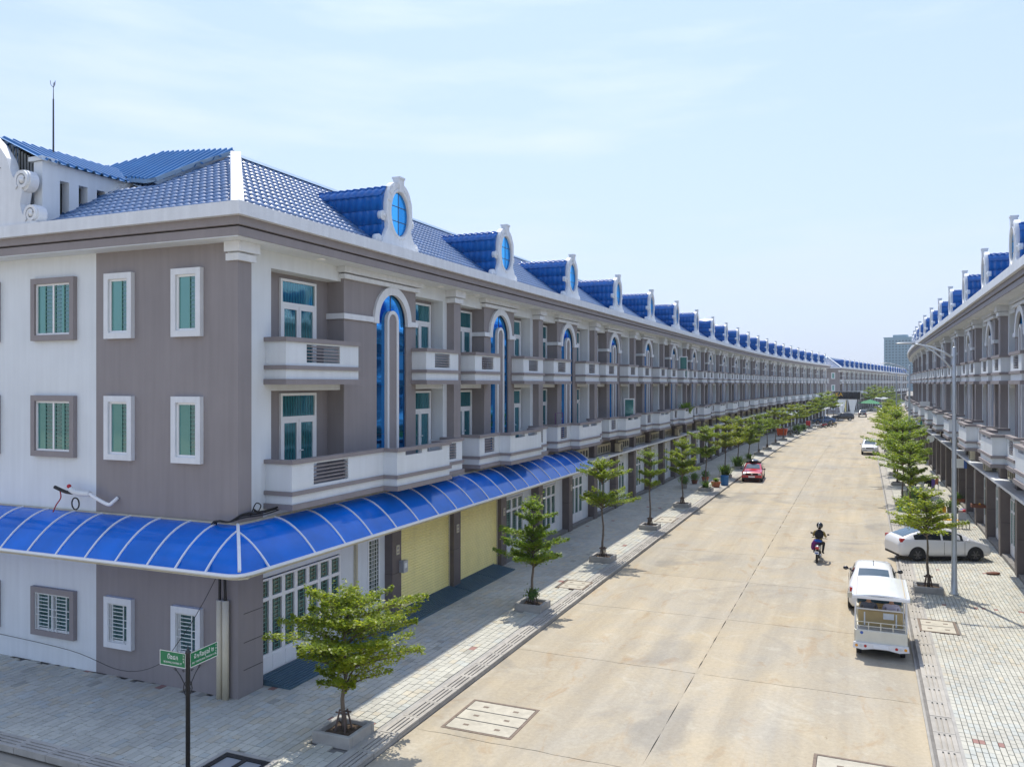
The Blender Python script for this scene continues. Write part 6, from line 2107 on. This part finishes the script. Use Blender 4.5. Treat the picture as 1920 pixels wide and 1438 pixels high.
# ---------------------------------------------------------------- plants and street clutter
def blade_clump(n, R, H, seed, wd=.03, droop=.5):
    r = np.random.default_rng(seed)
    V, F = [], []
    for i in range(n):
        a = r.random()*6.283; L = H*(.6+.5*r.random()); out = R*(.3+.9*r.random()); c0 = np.array([r.normal(0, R*.18), r.normal(0, R*.18), 0])
        d = np.array([math.cos(a), math.sin(a), 0]); sd = np.array([-d[1], d[0], 0])
        k = len(V); m = 5
        for q in range(m+1):
            t = q/m
            p = c0+d*out*t**1.4+np.array([0, 0, L*(t-droop*t*t*.75)])
            w = wd*math.sin(math.pi*min(.97, .15+t*.85))
            V += [tuple(p-sd*w), tuple(p+sd*w)]
        F += [(k+2*q, k+2*q+1, k+2*q+3, k+2*q+2) for q in range(m)]
    me = bpy.data.meshes.new('leaves'); me.from_pydata(V, [], F)
    at = me.attributes.new('tint', 'FLOAT', 'FACE'); at.data.foreach_set('value', np.repeat(r.random(n)*.7, 5).astype(np.float32))
    me.materials.append(M['grass_leaves'])
    return me
def bush(n, R, H, seed, leaf=.06):
    r = np.random.default_rng(seed)
    P = np.stack([r.normal(0, R*.45, n), r.normal(0, R*.45, n), np.abs(r.normal(.5*H, H*.25, n))], 1)
    return leaves_mesh('leaves', P, leaf, seed, M['grass_leaves'], .9)
CL = [blade_clump(90, .55, .95, 1), blade_clump(120, .8, 1.5, 2, .045), blade_clump(70, .35, .5, 3), bush(420, .35, .5, 4), bush(700, .5, .7, 5)]
def potted(x, y, ci, label, pot, pr=.22, ph=.3, z=0, sc=1.0, rz=0):
    o = empty('potted_plant', (x, y, z), rz, label, 'potted plant')
    if pot:
        m = MB(); m.smooth = False; m.lathe([(pr*.72, 0), (pr, ph), (pr*1.06, ph), (pr*1.06, ph+.03), (pr*.9, ph+.03), (pr*.85, ph-.03)], n=14); m.build('pot', M[pot], o)
    l_ = link('leaves', CL[ci], o); l_.location = (0, 0, ph if pot else .1); l_.scale = (sc, sc, sc)
    return o
def clump(x, y, ci, label, sc=1.0, z=.12):
    o = empty('plant', (x, y, z), 0, label, 'plant'); l_ = link('leaves', CL[ci], o); l_.scale = (sc, sc, sc); return o
clump(-10.84, 62.2, 0, 'striped grassy plant filling the sixth planter of left pavement', 1.0)
clump(-10.84, 71.6, 1, 'tall grassy plant filling the seventh planter of left pavement', 1.0)
clump(-10.84, 79.5, 1, 'tall grassy plant behind the red sedan in the eighth planter', 1.1)
clump(-10.84, 87.5, 0, 'grassy plant in the ninth planter of left pavement', 1.1)
x, y, th = path(138, -10.84); clump(x, y, 4, 'leafy shrub in a planter beyond the orange bin', 1.8)
x, y, th = path(146.3, -10.84); clump(x, y, 1, 'leafy clump in the planter after the orange bin, nearer the motorcycles', 1.1)
clump(-10.84, 27.2, 3, 'small leafy weed at the foot of the second street tree', .7, .35)
potted(-10.5, 64.6, 2, 'brown bowl pot with flowers beside the blue bin', 'terracotta', .38, .38)
potted(-12.6, 63.0, 3, 'small potted plant by the left shop fronts, nearest of the group', 'concrete', .22, .34)
potted(-12.9, 64.2, 3, 'small potted plant by the left shop fronts, second of the group', 'concrete_dark', .2, .3)
potted(-12.4, 66.0, 4, 'bushy potted plant by the left shop fronts, third of the group', 'brown_wood', .26, .3, sc=.8)
potted(-11.9, 68.0, 3, 'potted plant next to the tall grassy planter, fourth of the group', 'terracotta', .3, .35)
potted(LP+.82, 69.3, 1, 'leafy palm on the sixth house balcony of left row', None, z=5.35, sc=1.0)
bb = empty('blue_bin', (-10.06, 66.1, 0), 0, 'blue plastic barrel standing by the left kerb before the red sedan', 'bin')
m = MB(); m.lathe([(.28, 0), (.30, .05), (.31, .35), (.30, .38), (.31, .42), (.32, .74), (.30, .74), (.29, .1)], n=20); m.build('barrel', M['blue_plastic'], bb)
m = MB(); m.tube([(.315*math.cos(i*2*math.pi/20), .315*math.sin(i*2*math.pi/20), .74) for i in range(20)], .02, 5, True); m.build('rim', M['blue_plastic'], bb)
x, y, th = path(131, -12.2)
ob = empty('orange_bin', (x, y, 0), -th, 'large orange plastic skip on the left pavement', 'bin')
m = MB(); m.prism([(-.62, .12), (.62, .12), (.74, 1.05), (-.74, 1.05)], 'y', -.5, .5); m.build('tub', M['orange_plastic'], ob)
B('rim', M['orange_plastic'], ob, (-.8, .8, -.56, .56, 1.05, 1.12))
for sx in (-.5, .5):
    m = MB(); m.cyl((sx, -.3, .07), (sx, -.36, .07), .07, .07, 8); m.build('castor', M['rubber'], ob)
x, y, th = path(151, -10.6)
rs = empty('red_cabinet', (x, y, 0), -th, 'red cabinet on a post at left kerb before the motorcycles', 'cabinet')
B('box', M['red_plastic'], rs, (-.35, .35, -.2, .2, .7, 1.5)); B('door', M['red_plastic'], rs, (-.31, .31, -.215, -.2, .74, 1.46)); m = MB(); m.cyl((0, 0, 0), (0, 0, .7), .05, .05, 8); m.build('post', M['dark_metal'], rs)

# right pavement clutter
cr1 = empty('clothes_rack', (3.9, 64.9, 0), R_(6), 'clothes rack hung with purple, black and orange laundry on the right pavement', 'clothes rack')
m = MB()
for sx in (-.95, .95): m.tube([(sx, -.25, 0), (sx, 0, 1.35), (sx, .25, 0)], .014, 5)
m.tube([(-.95, 0, 1.35), (.95, 0, 1.35)], .014, 5); m.build('frame', M['rim_silver'], cr1)
r9 = random.Random(9)
for k, mt in enumerate(('cloth_violet', 'cloth_black', 'cloth_white', 'cloth_white', 'cloth_black', 'cloth_black', 'cloth_violet', 'cloth_orange')):
    x0 = -.92+k*.235; n = 6; V = []; hh = r9.uniform(.45, .85)
    for i in range(n+1):
        for j in range(4):
            t = j/3
            V.append((x0+.24*i/n+.02*math.sin(j), .05*math.sin(i*2.1+k+j*.6)*(t+.2)-.02, 1.36-hh*t*(1+.06*math.sin(i*1.7))))
    m = MB(); m.smooth = True; m.add(V, [(i*4+j, (i+1)*4+j, (i+1)*4+j+1, i*4+j+1) for i in range(n) for j in range(3)]); m.build('garment', M[mt], cr1)
def crate(x, y, w, d, h, mt, label, plant=None, rz=0):
    o = empty('crate', (x, y, 0), R_(rz), label, 'crate')
    t = .03
    B('tray', M[mt], o, (-w/2, w/2, -d/2, -d/2+t, 0, h), (-w/2, w/2, d/2-t, d/2, 0, h), (-w/2, -w/2+t, -d/2+t, d/2-t, 0, h), (w/2-t, w/2, -d/2+t, d/2-t, 0, h), (-w/2+t, w/2-t, -d/2+t, d/2-t, .01, h*.7))
    m = MB(); m.tube([(-w/2, -d/2, h), (w/2, -d/2, h), (w/2, d/2, h), (-w/2, d/2, h)], .018, 4, True); m.build('rim', M[mt], o)
    if plant is not None:
        p = clump(x, y, plant[0], plant[1], plant[2], h*.7)
    return o
crate(2.35, 56.9, .7, .45, .35, 'teal_plastic', 'teal tub at the kerb end of the plant row on right pavement', (4, 'bright green plant in the teal tub on right pavement', .9))
crate(3.0, 56.9, .5, .45, .3, 'rubber', 'black tub next to the teal one on right pavement', (3, 'leafy plant in the black tub on right pavement', 1.1))
crate(3.75, 57.2, .55, .4, .32, 'yellow_plastic', 'yellow crate on the right pavement, left one of the pair', (4, 'leafy plant in the left yellow crate', .8))
crate(4.42, 57.4, .55, .4, .36, 'yellow_plastic', 'yellow crate on the right pavement, right one of the pair', (4, 'leafy plant in the right yellow crate', .8))
crate(5.1, 57.7, .6, .4, .3, 'concrete_dark', 'dark trough beside the right yellow crate', (4, 'leafy plant in the dark trough beside yellow crates', .8))
crate(3.3, 58.9, .9, .5, .45, 'concrete_dark', 'grey trough behind the plant row on right pavement', (3, 'leafy plant in the grey trough', 1.4))
crate(5.75, 61.9, .8, .45, .35, 'terracotta', 'orange brown planter box by the right row wall', (3, 'small plant in the orange brown planter box', .9))
crate(3.2, 61.5, 1.0, .5, .4, 'concrete_dark', 'long grey trough under the laundry', (4, 'leafy plant in the long grey trough', 1.0))
sb_ = empty('laundry_heap', (5.6, 58.2, 0), 0, 'heap of red, white and blue laundry on a mat by the right wall', 'laundry')
B('mat', M['cloth_orange'], sb_, (-.6, .5, -.5, .5, .0, .02))
for k, (dx, dy, mt) in enumerate(((-.2, .1, 'cloth_white'), (.15, -.1, 'red_plastic'), (.1, .2, 'cloth_blue'), (-.1, -.2, 'cloth_white'))):
    m = MB(); m.smooth = True; m.sphere((dx, dy, .08), .2, 10, 6, (1, .8, .5)); m.build('garment', M[mt], sb_)
bh = empty('yellow_bench', (3.9, 51.3, 0), R_(8), 'low yellow board on trestles on the right pavement behind the white hatchback', 'bench')
B('board', M['yellow_plastic'], bh, (-.9, .9, -.2, .2, .44, .48))
for sx in (-.7, .7):
    m = MB(); m.tube([(sx, -.18, 0), (sx, 0, .44), (sx, .18, 0)], .018, 5); m.build('trestle', M['rim_silver'], bh)
wc = empty('white_chair', (5.1, 51.4, 0), R_(20), 'pale grey chair standing by the yellow board on right pavement', 'chair')
B('seat', M['rim_silver'], wc, (-.22, .22, -.22, .22, .42, .46)); B('backrest', M['rim_silver'], wc, (-.22, .22, .19, .22, .46, .88))
for sx in (-.2, .2):
    for sy in (-.2, .2): B('leg', M['dark_metal'], wc, (sx-.015, sx+.015, sy-.015, sy+.015, 0, .42))
tr_ = empty('wall_tray', (5.62, 48.95, 1.55), 0, 'brown wooden shrine shelf fixed to a right row pilaster', 'shelf')
B('shelf', M['brown_wood'], tr_, (-.45, .2, -.25, .25, 0, .05)); B('edge', M['brown_wood'], tr_, (-.45, -.41, -.25, .25, .05, .16), (-.41, .2, -.25, -.21, .05, .16), (-.41, .2, .21, .25, .05, .16)); m = MB(); m.lathe([(.03, .05), (.06, .1), (.05, .2), (.02, .22)], (-.05, 0), 10); m.build('vase', M['yellow_plastic'], tr_)
mt_ = empty('brown_mat', (5.0, 39.6, .004), R_(20), 'small brown sack lying on the right pavement at far right', 'sack')
m = MB(); m.smooth = True; m.sphere((0, 0, .05), .3, 12, 6, (1, .55, .2)); m.build('sack', M['brown_wood'], mt_)

# signs on the right row
ds = empty('round_sign', (4.95, 74, 3.55), 0, 'round white shop sign on an arm from the right row', 'sign')
m = MB(); m.cyl((0, -.04, 0), (0, .04, 0), .28, .28, 24); m.build('disc', M['sign_white'], ds); m = MB(); m.tube([(.28, 0, 0), (1.1, 0, 0)], .02, 5); m.build('arm', M['dark_metal'], ds)
m = MB(); m.tube([(.285*math.cos(i*2*math.pi/24), -.04, .285*math.sin(i*2*math.pi/24)) for i in range(24)], .012, 4, True); m.build('rim', M['grey_metal'], ds)
bn = empty('banner_sign', (5.15, 83.8, 5.1), R_(0), 'tall white and teal banner sign projecting from right row balcony', 'sign')
B('panel', M['sign_white'], bn, (-.4, .4, -.05, .05, -1.25, 1.25)); B('print', M['teal_plastic'], bn, (-.4, -.2, -.056, -.05, -.9, .5), (-.1, .2, -.056, -.05, -.2, .05)); B('print', M['cloth_black'], bn, (-.05, .3, -.057, -.051, .2, .45), (-.12, .1, -.057, -.051, -.8, -.4), (.2, .32, -.057, -.051, -.6, .0)); B('bracket', M['dark_metal'], bn, (.4, .9, -.02, .02, 1.0, 1.04), (.4, .9, -.02, .02, -1.0, -.96))
bl = empty('shop_sign', (5.5, 57.2, 3.1), 0, 'white and dark blue sign hanging under the right row ledge', 'sign')
B('panel', M['sign_white'], bl, (-.5, .15, -.05, .05, -.28, .28)); B('panel_end', M['plate_blue'], bl, (.151, .32, -.052, .052, -.3, .3)); B('hanger', M['dark_metal'], bl, (-.4, -.38, -.01, .01, .28, .42), (.1, .12, -.01, .01, .28, .42))
def ac_unit(x, y, z, rz, label):
    o = empty('air_conditioner', (x, y, z), rz, label, 'air conditioner', 'outdoor air conditioning units')
    m = MB(); m.bevbox(-.16, .16, -.4, .4, .04, .6, .02); m.build('case', M['cream'], o)
    m = MB(); m.cyl((.16, .1, .32), (.168, .1, .32), .22, .22, 20); m.build('fan_grille', M['dark_metal'], o)
    B('foot', M['dark_metal'], o, (-.14, .14, -.3, -.26, 0, .04)); B('foot', M['dark_metal'], o, (-.14, .14, .26, .3, 0, .04))
ac_unit(5.75, 53.6, 3.60, math.pi, 'cream air conditioner on the right row ledge, beneath second balcony in view')
ac_unit(5.75, 47.4, 3.60, math.pi, 'cream air conditioner on the right row ledge, nearest to right edge')
ac_unit(LP+.12, 51.2, 3.60, 0, 'cream air conditioner on the left row ledge, just past the canopy end')
ac_unit(LP+.12, 69.3, 3.60, 0, 'cream air conditioner on the left row ledge, under the balcony palm')
# laundry frame and open door leaves on the left balconies
lf = empty('drying_frame', (LP+.35, 39.3, 5.0), 0, 'thin magenta drying frame on the third house balcony of left row', 'drying frame')
m = MB(); m.tube([(0, -.55, 0), (0, -.55, 1.5), (0, .55, 1.5), (0, .55, 0)], .016, 5); m.build('frame', M['cloth_purple'], lf)
m = MB(); m.tube([(-.3, -.55, .02), (.3, -.55, .02)], .016, 5); m.tube([(-.3, .55, .02), (.3, .55, .02)], .016, 5); m.build('foot', M['cloth_purple'], lf)
def open_leaf(x, y, z, rz, label):
    o = empty('open_shutter_leaf', (x, y, z), rz, label, 'door leaf')
    B('frame', M['white_metal'], o, (-.02, .02, 0, .07, 0, 2.0), (-.02, .02, .66, .73, 0, 2.0), (-.02, .02, .07, .66, 1.92, 2.0), (-.02, .02, .07, .66, 0, .12))
    B('pane', M['end_glass'], o, (-.006, .006, .07, .66, .12, 1.92))
open_leaf(LP-.15, 53.4, 5.0, R_(-60), 'white framed glass door leaf standing open on fourth house of left row')
open_leaf(LP-.15, 71.4, 8.35, R_(-60), 'white framed glass door leaf standing open on top floor of sixth house')

# awnings and signboard towards the far end of the left row
def awning(s_, L, w0, w1, z0, z1, label):
    x, y, th = path(s_, LP)
    o = empty('awning', (x, y, 0), -th, label, 'awning')
    n = int(L/.3); m = MB()
    for i in range(n):
        a = -L/2+i*.3
        m.add([(w0, a, z0), (w0, a+.22, z0), (w1, a+.22, z1), (w1, a, z1)], [(0, 1, 2, 3)]); m.add([(w0, a+.22, z0), (w0, a+.3, z0+.04), (w1, a+.3, z1+.04), (w1, a+.22, z1)], [(0, 1, 2, 3)])
    m.build('sheet', M['awning_metal'], o)
    B('edge', M['white_metal'], o, (w1-.04, w1+.03, -L/2, L/2, z1-.22, z1+.03))
    for yy in (-L/2+.1, L/2-.1):
        m = MB(); m.tube([(w1-.1, yy, 0), (w1-.1, yy, z1)], .05, 6); m.build('post', M['galvanised'], o)
awning(140, 8.4, .1, 3.2, 3.7, 3.1, 'grey metal awning on posts along the left row, nearest of the three')
awning(176, 9.0, .1, 4.2, 3.8, 3.1, 'wide grey metal awning over the parked blue car')
awning(194, 9.0, .1, 4.6, 4.0, 3.2, 'wide grey metal awning over the black sport utility car')
awning(290, 18, -1.5, 3.5, 3.9, 3.2, 'long pale awning along the distant block')
x, y, th = path(214, LP)
sbd = empty('signboard_portal', (x, y, 0), -th, 'black fascia board with gold letters over white angled panels at left row end', 'signboard')
B('board', M['car_black'], sbd, (.3, 6.4, -.2, .2, 4.2, 6.0))
for k, x0 in enumerate((2.2, 4.6)):
    m = MB(); m.prism([(x0-1.0, 4.2), (x0+1.0, 4.2), (x0+.15, 0), (x0-.15, 0)], 'y', -.1, .1); m.build('angled_panel', M['white_paint'], sbd)
text_mesh('KA', 1.25, M['gold'], sbd, (1.6, -.22, 5.3), (R_(90), 0, 0), ext=.03)
x, y, th = path(258, -11.5)
gt_ = empty('green_tent', (x, y, 0), -th, 'green cloth tent roof before the far block', 'tent')
m = MB(); m.add([(-3, -4, 2.4), (3, -4, 2.2), (3, 4, 2.2), (-3, 4, 2.4), (0, 0, 3.4)], [(0, 1, 4), (1, 2, 4), (2, 3, 4), (3, 0, 4)]); m.build('cloth', M['green_cloth'], gt_)
for sx, sy in ((-3, -4), (3, -4), (3, 4), (-3, 4)):
    m = MB(); m.cyl((sx, sy, 0), (sx, sy, 2.3), .04, .04, 6); m.build('pole', M['rim_silver'], gt_)
# ---------------------------------------------------------------- thin haze
hz_ = MB().box(-720, 720, -320, 1420, -1.3, 64)
hm_ = bpy.data.materials.new('haze_air'); hm_.use_nodes = True
nn_ = hm_.node_tree.nodes; nn_.clear()
ho_ = nn_.new('ShaderNodeOutputMaterial'); pv_ = nn_.new('ShaderNodeVolumePrincipled')
pv_.inputs['Color'].default_value = (0.80, 0.90, 1.0, 1)
pv_.inputs['Density'].default_value = 0.0002
pv_.inputs['Anisotropy'].default_value = 0.2
hm_.node_tree.links.new(pv_.outputs['Volume'], ho_.inputs['Volume'])
tag(hz_.build('haze', hm_), kind='stuff')
